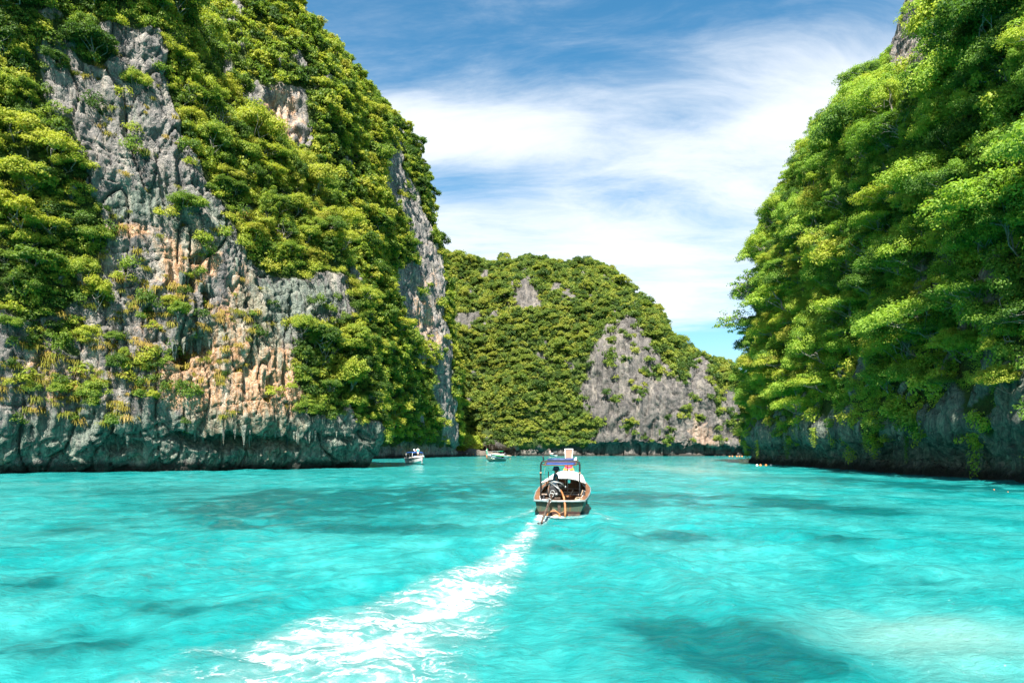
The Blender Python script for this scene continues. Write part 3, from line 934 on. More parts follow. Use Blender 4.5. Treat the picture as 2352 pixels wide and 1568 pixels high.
def tree_template(i, R, nclump, nleaf, leaf, off, mat, flat, spread=1.0, hang=0.15, r0=0.09, nb=5, clump=(0.19, 0.34)):
    rg = np.random.default_rng(100 + i)
    nclump = int(nclump * 1.6); nleaf = int(nleaf / 1.5)
    V, F, LV, cc = crown_np(rg, R, nclump, nleaf, leaf, flat, 0, spread, hang, clump)
    off = np.asarray(off, float)
    V = V + off; cc = cc + off
    t = Tpl()
    t.R = R
    t.crown = np_mesh('crown', V, F, mat)
    set_attr(t.crown, 'lv', LV)
    mb = trunk_mb(rg, off, cc, r0, nb)
    me = bpy.data.meshes.new('trunk'); me.from_pydata(mb.v, [], mb.f); me.polygons.foreach_set('use_smooth', mb.s); me.materials.append(M_BARK); me.update()
    t.trunk = me
    t.off = off
    t.V, t.F, t.LV, t.mb, t.mat = V, F, LV, mb, mat
    return t


def join_template(name, t):
    """crown and trunk in one mesh, for the mass of trees too many to pick apart"""
    nv = len(t.V)
    tri = []
    for f in t.mb.f:
        f = [i + nv for i in f]
        if len(f) == 4:
            tri.append(f)
        else:
            for k in range(1, len(f) - 1):
                tri.append([f[0], f[k], f[k + 1], f[k + 1]])
    tri = [q for q in tri if len(set(q)) == 4]
    F = np.concatenate([t.F, np.asarray(tri)])
    V = np.concatenate([t.V, np.asarray(t.mb.v)])
    me = np_mesh(name, V, F, mats=[t.mat, M_BARK], midx=np.concatenate([np.zeros(len(t.F)), np.ones(len(tri))]))
    set_attr(me, 'lv', np.concatenate([t.LV, np.full(len(t.mb.v), 0.5)]))
    return bpy.data.objects.new(name, me)


# near kinds: left cliff / right cliff share shapes, with the leaf colour of their side
SHAPES_NEAR = [dict(R=2.7, nclump=30, nleaf=218, leaf=0.211, off=(1.5, 0, 2.2), flat=0.8), dict(R=2.4, nclump=26, nleaf=218, leaf=0.186, off=(1.1, 0.2, 2.6), flat=0.85),
               dict(R=3.1, nclump=36, nleaf=195, leaf=0.223, off=(2.0, 0, 1.8), flat=0.6, hang=0.25), dict(R=2.2, nclump=20, nleaf=184, leaf=0.198, off=(1.3, 0, 1.5), flat=0.7, hang=0.5),
               dict(R=2.9, nclump=24, nleaf=184, leaf=0.205, off=(1.8, -0.2, 2.4), flat=0.7, spread=1.15, clump=(0.2, 0.34)), dict(R=2.5, nclump=30, nleaf=184, leaf=0.186, off=(1.4, 0, 1.2), flat=0.9, hang=0.8),
               dict(R=2.6, nclump=13, nleaf=90, leaf=0.19, off=(1.3, 0, 2.8), flat=1.0, hang=0.3, clump=(0.10, 0.2), nb=14, r0=0.08), dict(R=1.9, nclump=26, nleaf=170, leaf=0.19, off=(0.9, 0, 3.2), flat=1.6, hang=0.5, clump=(0.2, 0.36)),
               dict(R=3.0, nclump=24, nleaf=170, leaf=0.2, off=(2.0, 0, 1.6), flat=0.36, hang=0.0, clump=(0.16, 0.3), nb=9)]
SHAPES_FAR = [dict(R=3.4, nclump=24, nleaf=96, leaf=0.446, off=(1.5, 0, 2.6), flat=0.85, r0=0.11, nb=3), dict(R=3.0, nclump=20, nleaf=96, leaf=0.422, off=(1.2, 0, 3.0), flat=0.9, r0=0.11, nb=3),
              dict(R=3.9, nclump=26, nleaf=92, leaf=0.484, off=(1.8, 0, 2.2), flat=0.85, r0=0.11, nb=3), dict(R=2.8, nclump=18, nleaf=92, leaf=0.409, off=(1.3, 0, 1.8), flat=0.8, hang=0.6, r0=0.11, nb=3)]
T_NEAR = [tree_template(i, mat=M_LEAF, **s) for i, s in enumerate(SHAPES_NEAR)]
T_RIGHT = [tree_template(20 + i, mat=M_LEAF_R, **dict(s, leaf=s['leaf'] * 0.78, nleaf=int(s['nleaf'] * 1.45))) for i, s in enumerate(SHAPES_NEAR)]
T_FAR = [tree_template(40 + i, mat=M_LEAF_FAR, **s) for i, s in enumerate(SHAPES_FAR)]
T_TALL = [tree_template(60 + i, mat=M_LEAF, **s) for i, s in enumerate(SHAPES_FAR)]


def shrub_object(name, i, mat, nleaf, leaf, flat=0.6):
    rg = np.random.default_rng(300 + i)
    V, F, LV, cc = crown_np(rg, 1.0, 9, nleaf, leaf, flat, 0.15, 1.0, 0.5, (0.35, 0.55))
    me = np_mesh(name, V, F, mat); set_attr(me, 'lv', LV)
    return bpy.data.objects.new(name, me)


def creeper_object(name, i, mat, n, leaf):
    """curtain of hanging leaves, 1 m wide and about 2.6 m long"""
    rg = np.random.default_rng(350 + i)
    x = rg.normal(0, 0.35, n); z = -rg.uniform(0, 1, n) ** 1.2 * 2.6 * (1 - 0.5 * np.abs(x))
    C = np.stack([0.18 + 0.12 * rg.normal(size=n), x, z + 0.3], 1)
    N = unit(np.array([0.8, 0, 0.5]) + rg.normal(size=(n, 3)) * 0.45)
    V, F = leaves_np(C, N, leaf, rg, 0.6, 0.05)
    me = np_mesh(name, V, F, mat); set_attr(me, 'lv', np.repeat(rg.uniform(0, 0.9, n), 4))
    return bpy.data.objects.new(name, me)


def grass_object(name, i, n=60, L=0.62):
    rg = np.random.default_rng(400 + i)
    V = []; F = []
    for k in range(n):
        a = rg.uniform(-1.5, 1.5); l = L * rg.uniform(0.5, 1.1); wd = 0.022
        d = np.array([math.cos(a), math.sin(a), 0]); s = np.array([-d[1], d[0], 0]) * wd
        p0 = d * 0.05 + rg.normal(size=3) * np.array([0.05, 0.22, 0.1]); p1 = p0 + d * l * 0.4 + np.array([0, 0, l * 0.30]); p2 = p0 + d * l * 0.75 + np.array([0, 0, -l * rg.uniform(0.1, 0.75)])
        b = len(V)
        V += [p0 - s, p0 + s, p1 + s, p1 - s, p2 + s * 0.4, p2 - s * 0.4]
        F += [(b, b + 1, b + 2, b + 3), (b + 3, b + 2, b + 4, b + 5)]
    me = np_mesh(name, np.array(V), np.array(F), M_STRAW); set_attr(me, 'lv', np.repeat(rg.uniform(0, 1, n), 6))
    return bpy.data.objects.new(name, me)


def collection_of(name, objs):
    c = bpy.data.collections.new(name)
    for o in objs:
        c.objects.link(o)
    return c


def scatter(name, label, pos, rot, scl, idx, coll):
    """ONE object: a mesh of anchor points, each growing one plant of the collection"""
    me = bpy.data.meshes.new(name)
    me.vertices.add(len(pos)); me.vertices.foreach_set('co', np.ascontiguousarray(pos, np.float32).ravel())
    set_attr(me, 'rot', rot, 'FLOAT_VECTOR'); set_attr(me, 'scl', scl, 'FLOAT_VECTOR'); set_attr(me, 'idx', idx, 'INT')
    o = bpy.data.objects.new(name, me)
    link(o)
    ng = bpy.data.node_groups.new(name, 'GeometryNodeTree')
    ng.interface.new_socket('Geometry', in_out='INPUT', socket_type='NodeSocketGeometry')
    ng.interface.new_socket('Geometry', in_out='OUTPUT', socket_type='NodeSocketGeometry')
    gi = ng.nodes.new('NodeGroupInput'); go = ng.nodes.new('NodeGroupOutput')
    ip = ng.nodes.new('GeometryNodeInstanceOnPoints')
    ci = ng.nodes.new('GeometryNodeCollectionInfo'); ci.inputs['Collection'].default_value = coll
    ci.inputs['Separate Children'].default_value = True; ci.inputs['Reset Children'].default_value = True
    def na(nm, ty):
        q = ng.nodes.new('GeometryNodeInputNamedAttribute'); q.data_type = ty; q.inputs['Name'].default_value = nm
        return next(s for s in q.outputs if s.enabled and s.name == 'Attribute')
    ng.links.new(gi.outputs[0], ip.inputs['Points'])
    ng.links.new(ci.outputs[0], ip.inputs['Instance'])
    ip.inputs['Pick Instance'].default_value = True
    ng.links.new(na('idx', 'INT'), ip.inputs['Instance Index'])
    e2r = ng.nodes.new('FunctionNodeEulerToRotation')
    ng.links.new(na('rot', 'FLOAT_VECTOR'), e2r.inputs[0])
    ng.links.new(e2r.outputs[0], ip.inputs['Rotation'])
    ng.links.new(na('scl', 'FLOAT_VECTOR'), ip.inputs['Scale'])
    ng.links.new(ip.outputs[0], go.inputs[0])
    md = o.modifiers.new('plants', 'NODES'); md.node_group = ng
    tag(o, label, kind='stuff')
    return o


# ------------------------------------------------------------------ where plants hold on
prng = np.random.default_rng(11)
CLIFFS = dict(L=CL, T=CT, F=CF, R=CR)
# nearest rock along each line of sight (4 px cells), to know which plants can be seen
ZB = np.full((180, 264), 1e9, np.float32)
for c in CLIFFS.values():
    u = np.clip(((c.px + 16) / 4), 0, 263).astype(int); v = np.clip(((c.py + 16) / 4), 0, 179).astype(int)
    np.minimum.at(ZB, (v.ravel(), u.ravel()), c.P[..., 1].ravel().astype(np.float32))


def seen(P, slack):
    px, py = proj(P)
    ok = (px > -14) & (px < 1038) & (py > -14) & (py < 690)
    u = np.clip(((px + 16) / 4), 0, 263).astype(int); v = np.clip(((py + 16) / 4), 0, 179).astype(int)
    return ok & (P[:, 1] < ZB[v, u] + slack)


def spots(c, n, spacing, wfn, zmin=5.0, margin=60):
    """dart throwing on the cliff: n tries, weight per vertex from wfn(rock, P), minimum spacing (m)"""
    P = c.P
    du = np.linalg.norm(np.gradient(P, axis=0), axis=2); dv = np.linalg.norm(np.gradient(P, axis=1), axis=2)
    w_ = du * dv * wfn(c)
    w_ *= (P[..., 2] > zmin) & (c.px > -margin) & (c.px < 1024 + margin) & (c.py > -margin * 1.5) & (c.py < 520)
    w_ = w_.ravel(); w_ = w_ / w_.sum()
    ids = prng.choice(len(w_), size=n, p=w_)
    pts = P.reshape(-1, 3)[ids]; nn = c.N.reshape(-1, 3)[ids]
    keep = []; cell = {}
    s = spacing
    for i, p in enumerate(pts):
        k = tuple((p // s).astype(int))
        bad = False
        for a in (-1, 0, 1):
            for b in (-1, 0, 1):
                for d in (-1, 0, 1):
                    for q in cell.get((k[0] + a, k[1] + b, k[2] + d), ()):
                        if (p[0] - q[0]) ** 2 + (p[1] - q[1]) ** 2 + (p[2] - q[2]) ** 2 < s * s:
                            bad = True
        if not bad:
            cell.setdefault(k, []).append(p); keep.append(i)
    return pts[keep], nn[keep]


def surf_at(c, px, py):
    d = (c.px - px) ** 2 + (c.py - py) ** 2 + 0.3 * (c.P[..., 1] - np.min(c.P[..., 1]))
    k = np.unravel_index(np.argmin(d), d.shape)
    return c.P[k], c.N[k]


def yaw_of(n):
    return np.arctan2(n[:, 1], n[:, 0])


def dilate(a, k):
    for _ in range(k):
        b = a.copy()
        b[1:] = np.maximum(b[1:], a[:-1]); b[:-1] = np.maximum(b[:-1], a[1:]); b[:, 1:] = np.maximum(b[:, 1:], a[:, :-1]); b[:, :-1] = np.maximum(b[:, :-1], a[:, 1:])
        a = b
    return a


veg_w = lambda c: np.clip(1 - c.rock_wide * 1.05, 0, 1)
for key, c in CLIFFS.items():
    c.rock_wide = dilate(c.rock, dict(L=8, T=5, F=5, R=3)[key])
    if key == 'R':
        c.rock_wide = np.maximum(c.rock_wide, dilate(c.rock * (c.P[..., 2] > 45), 9))
trees = []          # (pos, yaw, scale, template list key, template index, cliff key)
spec = dict(L=(6500, 2.0, T_NEAR, 5.5, (0.42, 0.95)), T=(8000, 3.0, T_TALL, 8.0, (0.45, 0.95)), F=(11000, 3.1, T_FAR, 6.0, (0.42, 0.9)), R=(8000, 2.6, T_RIGHT, 3.5, (0.62, 1.25)))
for key, (n, sp, tl, zm, (s0, s1)) in spec.items():
    c = CLIFFS[key]
    def wf(cc, key=key):
        q = veg_w(cc) ** 1.5
        if key == 'R':
            q = q * (0.35 + 0.65 * sstep(cc.P[..., 2], 6, 20)) * (1 - 0.97 * np.clip(2.2 * gauss(cc.px, cc.py, 2125, 95, 90, 135), 0, 1))
        return q
    pts, nn = spots(c, n, sp, wf, zm)
    yw = yaw_of(nn) + prng.normal(0, 0.6, len(pts))
    sc = np.clip(np.exp(prng.normal(math.log((s0 + s1) / 2), 0.27, len(pts))), s0 * 0.75, s1 * 1.45) * (0.95 + 0.3 * perlin(pts[:, 0] / 20, pts[:, 1] / 20, pts[:, 2] / 20))
    ti = prng.integers(0, len(tl), len(pts))
    for p, q, s, k in zip(pts, yw, sc, ti):
        trees.append((p, q, s, key, int(k)))
# crowns that stand out in the photograph on the bare faces (display px, crown width in display px)
for x, y, wd, key, k in ((222, 120, 115, 'L', 0), (312, 192, 75, 'L', 2), (135, 140, 60, 'L', 3), (30, 300, 120, 'L', 2), (110, 345, 120, 'L', 4), (60, 420, 120, 'L', 0), (150, 375, 90, 'L', 2), (40, 520, 130, 'L', 1), (150, 510, 110, 'L', 2),
                         (215, 545, 80, 'L', 4), (90, 600, 110, 'L', 3), (55, 655, 100, 'L', 2), (190, 640, 90, 'L', 4), (215, 700, 80, 'L', 1), (385, 690, 45, 'L', 5), (405, 720, 60, 'L', 3), (215, 905, 80, 'L', 5), (280, 840, 60, 'L', 3),
                         (325, 830, 50, 'L', 5), (205, 770, 70, 'L', 5), (25, 745, 60, 'L', 2), (425, 465, 75, 'L', 2), (255, 775, 45, 'L', 3), (290, 820, 40, 'L', 1), (345, 910, 40, 'L', 3), (60, 880, 45, 'L', 5), (130, 900, 50, 'L', 3),
                         (730, 790, 110, 'L', 1), (800, 880, 100, 'L', 0), (690, 750, 70, 'L', 2), (700, 930, 70, 'L', 5), (820, 930, 60, 'L', 5),
                         (2230, 420, 170, 'R', 8), (2130, 590, 170, 'R', 4), (2270, 560, 150, 'R', 2), (1990, 700, 130, 'R', 8), (1890, 790, 120, 'R', 4), (2070, 745, 140, 'R', 2), (2290, 670, 150, 'R', 8), (2170, 770, 120, 'R', 4),
                         (2330, 880, 110, 'R', 0), (2190, 870, 110, 'R', 8), (2060, 310, 130, 'R', 0), (2200, 260, 150, 'R', 4), (2310, 130, 160, 'R', 2), (1840, 640, 110, 'R', 8), (1800, 820, 90, 'R', 2), (1940, 560, 110, 'R', 4), (1850, 930, 90, 'R', 8)):
    c = CLIFFS[key]
    p, nrm = surf_at(c, x * D, (y + wd * 0.25) * D)
    s = wd * D / F_PX * p[1] / (2.3 * SHAPES_NEAR[k]['R'])
    trees.append((p, math.atan2(nrm[1], nrm[0]) + prng.normal(0, 0.3), s, key, k))

LISTS = dict(L=T_NEAR, T=T_TALL, F=T_FAR, R=T_RIGHT)
pos = np.array([t[0] for t in trees]); sc = np.array([t[2] for t in trees])
Rr = np.array([LISTS[t[3]][t[4]].R for t in trees])
vis = seen(pos + np.array([0, 0, 1.5]), 5.0)
pxs, pys = proj(pos)
inframe = (pxs > 4) & (pxs < 1020) & (pys > 6) & (pys < 470)
size_px = np.where(vis & inframe, sc * Rr / pos[:, 1] * F_PX, 0)
order = np.argsort(-size_px)
single = set(order[:296].tolist())

PLACE = dict(L='on the near left cliff', T='on the tall left cliff', F='on the far headland', R='on the right cliff')
TONE = ['broad-crowned', 'round-crowned', 'flat-topped', 'drooping', 'wide-spreading', 'dense bushy', 'thin sparse', 'tall narrow', 'low wide']


def tree_label(key, k, px, py, spx):
    c = CLIFFS[key]
    hgt = 'at the waterline' if py > 395 else 'low down' if py > 320 else 'halfway up' if py > 220 else 'high up' if py > 110 else 'near the top'
    x0, x1 = dict(L=(0, 375), T=(225, 450), F=(455, 735), R=(745, 1024))[key]
    u = (px - x0) / (x1 - x0)
    end = 'at the left end' if u < 0.2 else 'left of the middle' if u < 0.4 else 'in the middle' if u < 0.6 else 'right of the middle' if u < 0.8 else 'at the right end'
    siz = 'large' if spx > 24 else 'medium' if spx > 19 else 'small'
    return f"{siz} {TONE[k]} tree {hgt} {end} {PLACE[key].replace('on', 'of', 1)}"


from collections import defaultdict
by_label = defaultdict(list)
for i in single:
    by_label[tree_label(trees[i][3], trees[i][4], pxs[i], pys[i], size_px[i])].append(i)
ORD = {1: [''], 2: ['upper ', 'lower '], 3: ['upper ', 'middle ', 'lower '], 4: ['topmost ', 'upper ', 'lower ', 'lowest '], 5: ['topmost ', 'upper ', 'middle ', 'lower ', 'lowest ']}
LABEL = {}
for lb, ids in by_label.items():
    ids = sorted(ids, key=lambda i: pys[i])
    for q, i in enumerate(ids):
        LABEL[i] = (ORD[len(ids)][q] if len(ids) in ORD else ['topmost ', 'second-highest ', 'third-highest ', 'fourth-highest ', 'fifth-highest ', 'sixth-highest ', 'seventh-highest ', 'lowest '][min(q, 7)]) + lb
for i in single:
    p, yw, s, key, k = trees[i]
    t = LISTS[key][k]
    e = empty('cliff_tree', p - 0.25 * np.array([math.cos(yw), math.sin(yw), 0]), yw)
    e.scale = (s * random.uniform(0.75, 1.3), s * random.uniform(0.75, 1.3), s * random.uniform(0.72, 1.25))
    e.rotation_euler = (random.gauss(0, 0.08), random.gauss(0.05, 0.1), yw)
    tag(e, LABEL[i], 'tree', 'trees ' + PLACE[key])
    link(bpy.data.objects.new('crown', t.crown), e)
    link(bpy.data.objects.new('trunk', t.trunk), e)

for key, nm, lb in (('L', 'jungle_mass', 'further small trees covering the near left cliff'), ('T', 'jungle_mass', 'unbroken jungle covering the tall left cliff'), ('F', 'jungle_mass', 'distant jungle covering the far headland'), ('R', 'jungle_mass', 'dense jungle hanging on the right cliff')):
    ids = [i for i, t in enumerate(trees) if t[3] == key and i not in single]
    if not ids:
        continue
    coll = collection_of('tree_kinds_' + key, [join_template('tree_%s_%02d' % (key, j), t) for j, t in enumerate(LISTS[key])])
    P_ = pos[ids]; y_ = np.array([trees[i][1] for i in ids]); s_ = sc[ids]
    scatter(nm, lb, P_, np.stack([prng.normal(0, 0.08, len(ids)), prng.normal(0.05, 0.1, len(ids)), y_], 1), np.stack([s_ * prng.uniform(0.75, 1.3, len(ids)), s_ * prng.uniform(0.75, 1.3, len(ids)), s_ * prng.uniform(0.72, 1.25, len(ids))], 1), [trees[i][4] for i in ids], coll)

# undergrowth between the trees
SH_NEAR = collection_of('shrubs_near', [shrub_object('shrub_near_%02d' % i, i, M_LEAF, 70, 0.155, 0.75) for i in range(4)])
SH_FAR = collection_of('shrubs_far', [shrub_object('shrub_far_%02d' % i, 10 + i, M_LEAF_FAR, 40, 0.24, 0.75) for i in range(4)])
SH_TALL = collection_of('shrubs_tall', [shrub_object('shrub_tall_%02d' % i, 15 + i, M_LEAF, 42, 0.23, 0.75) for i in range(4)])
SH_RIGHT = collection_of('shrubs_right', [shrub_object('shrub_right_%02d' % i, 20 + i, M_LEAF_R, 72, 0.145, 0.75) for i in range(3)] + [creeper_object('shrub_right_z%02d' % i, i, M_LEAF_R, 420, 0.15) for i in range(2)])
GRASS = collection_of('grass_tufts', [grass_object('tuft_%02d' % i, i) for i in range(3)])
for key, n, sp, coll, smin, smax, zm, lb in (('L', 9000, 0.95, SH_NEAR, 0.7, 1.5, 5.0, 'shrubs and creepers between trees of the near left cliff'), ('T', 15000, 1.9, SH_TALL, 1.4, 2.9, 6.0, 'undergrowth between trees of the tall left cliff'),
                                             ('F', 17000, 2.1, SH_FAR, 1.5, 3.0, 5.5, 'undergrowth between trees of the far headland'), ('R', 17000, 0.95, SH_RIGHT, 0.8, 1.7, 2.5, 'creepers and shrubs hanging on the right cliff')):
    c = CLIFFS[key]
    wf = (lambda cc: np.clip(1 - cc.rock * 1.0, 0.012, 1)) if key != 'R' else (lambda cc: np.clip(1 - cc.rock * 0.985, 0.015, 1) * (0.5 + 0.5 * sstep(cc.P[..., 2], 6, 22)))
    pts, nn = spots(c, n, sp, wf, zm, 40)
    m = len(pts)
    idx = prng.integers(0, 4, m)
    if key == 'R':
        hang = prng.uniform(0, 1, m) < 0.4 * sstep(pts[:, 2], 30, 10)
        idx = np.where(hang, 3 + prng.integers(0, 2, m), prng.integers(0, 3, m))
    s = prng.uniform(smin, smax, m)
    scatter('undergrowth', lb, pts + nn * 0.15 * s[:, None], np.stack([prng.normal(0, 0.12, m), prng.normal(0.25, 0.2, m) * (idx < 3), yaw_of(nn) + prng.normal(0, 0.5, m)], 1),
            np.stack([s, s, s * prng.uniform(0.8, 1.3, m)], 1), idx, coll)

# straw-coloured tufts on the ledges of the near left face
def grass_w(c):
    g = gauss(c.px, c.py, 160, 850, 190, 120) + 0.8 * gauss(c.px, c.py, 340, 690, 70, 90) + 0.35 * gauss(c.px, c.py, 480, 750, 80, 120) + 0.12 * gauss(c.px, c.py, 300, 350, 160, 250)
    return g * sstep(c.Nf[..., 2], -0.05, 0.4) * (0.05 + sstep(fbm(c.P[..., 0] / 2.5, c.P[..., 1] / 2.5, c.P[..., 2] / 2.5, 2), 0.0, 0.25))
pts, nn = spots(CL, 900, 0.6, grass_w, 6.0)
m = len(pts)
scatter('grass_tufts', 'dry straw-coloured grass tufts on ledges of the near left cliff', pts + nn * 0.05, np.stack([np.zeros(m), prng.normal(0, 0.15, m), yaw_of(nn) + prng.normal(0, 0.4, m)], 1),
        np.repeat(prng.uniform(0.7, 1.5, m)[:, None], 3, 1), prng.integers(0, 3, m), GRASS)

# ------------------------------------------------------------------ beach at the foot of the far headland
M_SAND = paint('coral_sand', (0.24, 0.19, 0.135), 0.9, 0.25, 1.5)
M_BOULDER = paint('beach_boulder', (0.12, 0.098, 0.078), 0.9, 0.4, 0.8, bump=0.6, dirt=(0.07, 0.06, 0.05), dirt_amt=0.6)


def beach():
    nx, ny = 40, 14
    V = []
    for j in range(ny):
        for i in range(nx):
            u = i / (nx - 1); v = j / (ny - 1)
            X = -31 + u * 34; Y = 326 + v * 26
            z = -0.45 + 2.6 * v * math.sin(math.pi * min(1, max(0, u)) ** 0.8) + 0.12 * math.sin(i * 1.7) * v
            V.append((X, Y + 2.5 * math.sin(u * 5), z))
    F = [(j * nx + i, j * nx + i + 1, (j + 1) * nx + i + 1, (j + 1) * nx + i) for j in range(ny - 1) for i in range(nx - 1)]
    me = np_mesh('beach', np.array(V), np.array(F), M_SAND, smooth=True)
    tag(link(bpy.data.objects.new('beach', me)), 'small pale beach below the far headland', kind='structure')


beach()


def boulder(loc, size, seed, label):
    bm = bmesh.new()
    bmesh.ops.create_icosphere(bm, subdivisions=4, radius=1)
    co = np.array([v.co for v in bm.verts])
    d = 1 + 0.28 * fbm(co[:, 0] * 1.2 + seed, co[:, 1] * 1.2, co[:, 2] * 1.2, 3) + 0.10 * fbm(co[:, 0] * 3 + seed, co[:, 1] * 3, co[:, 2] * 5, 3, ridged=True)
    for v, k in zip(bm.verts, d):
        v.co = Vector((v.co.x * k * size[0], v.co.y * k * size[1], v.co.z * k * size[2]))
    me = bpy.data.meshes.new('beach_boulder'); bm.to_mesh(me); bm.free()
    me.polygons.foreach_set('use_smooth', [True] * len(me.polygons)); me.materials.append(M_BOULDER)
    o = link(bpy.data.objects.new('beach_boulder', me)); o.location = loc
    tag(o, label, 'boulder', 'boulders on the far beach')


for px, Y, sz, lb in ((472.5, 331, (4.2, 2.6, 2.6), 'pointed tan boulder at the water beside the beach bush'), (480.5, 332, (3.6, 2.4, 2.0), 'middle low brown boulder between pointed boulder and green longtail'),
                      (487.5, 333, (3.0, 2.2, 1.8), 'low dark boulder half hidden by the green longtail'), (461, 333, (2.0, 1.8, 1.4), 'small boulder under the left edge of the beach bush')):
    boulder(((px - 512) / F_PX * Y, Y, sz[2] * 0.35), sz, px, lb)

# the big bush on the beach
bt = tree_template(90, 6.0, 64, 60, 0.62, (0, 0, 5.2), M_LEAF_R, 0.85, 1.1, 0.7, 0.25, 9)
e = empty('beach_bush', ((469 - 512) / F_PX * 338, 338, 0.6), 0.4)
tag(e, 'large rounded bright green bush on the far beach', 'bush')
e.scale = (1.08, 0.85, 1.0)
link(bpy.data.objects.new('crown', bt.crown), e); link(bpy.data.objects.new('trunk', bt.trunk), e)

# loose trees leaning out from the end of the right cliff, seen against the sky
lt = [tree_template(91, 3.6, 26, 46, 0.30, (4.6, 0.2, 1.4), M_LEAF_R, 0.6, 1.15, 0.7, 0.17, 16, (0.15, 0.25)), tree_template(92, 2.9, 22, 44, 0.30, (3.2, 0, 2.6), M_LEAF_R, 0.95, 1.0, 0.7, 0.15, 14, (0.15, 0.26))]
for px, py, k, s, lb in ((758, 330, 0, 1.3, 'loose tree leaning far out over the lagoon from the right cliff'), (756, 300, 1, 1.3, 'airy upright tree above the leaning tree at the right cliff edge'),
                         (750, 356, 1, 0.7, 'small dark tree below the leaning tree at the right cliff edge'), (846, 122, 1, 0.62, 'dark lone tree standing proud on the right cliff skyline')):
    p, n = surf_at(CR, px, py)
    e = empty('leaning_tree', p, math.pi + random.uniform(-0.25, 0.1))
    e.scale = (s, s, s)
    tag(e, lb, 'tree')
    link(bpy.data.objects.new('crown', lt[k].crown), e); link(bpy.data.objects.new('trunk', lt[k].trunk), e)

# stalactites under the overhangs of the near left cliff: parts of that cliff
sp_rng = np.random.default_rng(44)
st_me = []
for i in range(4):
    mb = MB()
    L = 1.0
    pts = [(0.03 * sp_rng.normal(), 0.03 * sp_rng.normal(), 0.3 - k * 0.26) for k in range(6)]
    mb.tube(pts, [0.26, 0.24, 0.17, 0.13, 0.08, 0.02], 8)
    me = bpy.data.meshes.new('stalactite'); me.from_pydata(mb.v, [], mb.f); me.polygons.foreach_set('use_smooth', mb.s); me.materials.append(M_ROCK); me.update()
    set_attr(me, 'stain', np.tile([0.3, 0.8, 0, 1], (len(mb.v), 1)), 'FLOAT_COLOR')
    st_me.append(me)
for x, y, n, sx, s in ((415, 796, 7, 34, 1.0), (450, 786, 6, 30, 1.1), (435, 630, 6, 28, 1.0), (465, 655, 5, 20, 1.1), (560, 992, 16, 190, 1.0), (760, 992, 9, 100, 0.9), (285, 1002, 5, 40, 0.8), (445, 590, 3, 14, 0.7), (600, 600, 4, 60, 0.9)):
    for k in range(n):
        p, nn = surf_at(CL, (x + sp_rng.uniform(-sx, sx)) * D, (y + sp_rng.uniform(-4, 8)) * D)
        o = link(bpy.data.objects.new('stalactite', st_me[k % 4]), CL.o)
        q = s * sp_rng.uniform(0.6, 1.4)
        o.location = p + nn * 0.1
        o.scale = (q * sp_rng.uniform(0.8, 1.3), q, q * sp_rng.uniform(0.8, 1.9))

# ------------------------------------------------------------------ people
M_SKIN = paint('skin', (0.20, 0.10, 0.055), 0.55, 0.1, 4)
M_HAIR = paint('dark_hair', (0.02, 0.016, 0.013), 0.6, 0.2, 8)
CLOTH = {}


def cloth(col):
    if col not in CLOTH:
        CLOTH[col] = paint('cloth_%d' % len(CLOTH), col, 0.85, 0.15, 9, spec=0.15)
    return CLOTH[col]


def skin_mesh(name, J, E, R, mat, sub=2, root=0):
    me = bpy.data.meshes.new(name + '_frame')
    me.from_pydata(J, E, [])
    o = bpy.data.objects.new(name + '_frame', me); COL.objects.link(o)
    sk = o.modifiers.new('skin', 'SKIN')
    for i, r in enumerate(R):
        d = me.skin_vertices[0].data[i]
        d.radius = r if isinstance(r, (tuple, list)) else (r, r)
        d.use_root = (i == root)
    sd = o.modifiers.new('smooth', 'SUBSURF'); sd.levels = sub; sd.render_levels = sub
    bpy.context.view_layer.update()
    dg = bpy.context.evaluated_depsgraph_get()
    out = bpy.data.meshes.new_from_object(o.evaluated_get(dg))
    out.name = name
    bpy.data.objects.remove(o)
    out.materials.clear(); out.materials.append(mat)
    out.polygons.foreach_set('use_smooth', [True] * len(out.polygons))
    return out


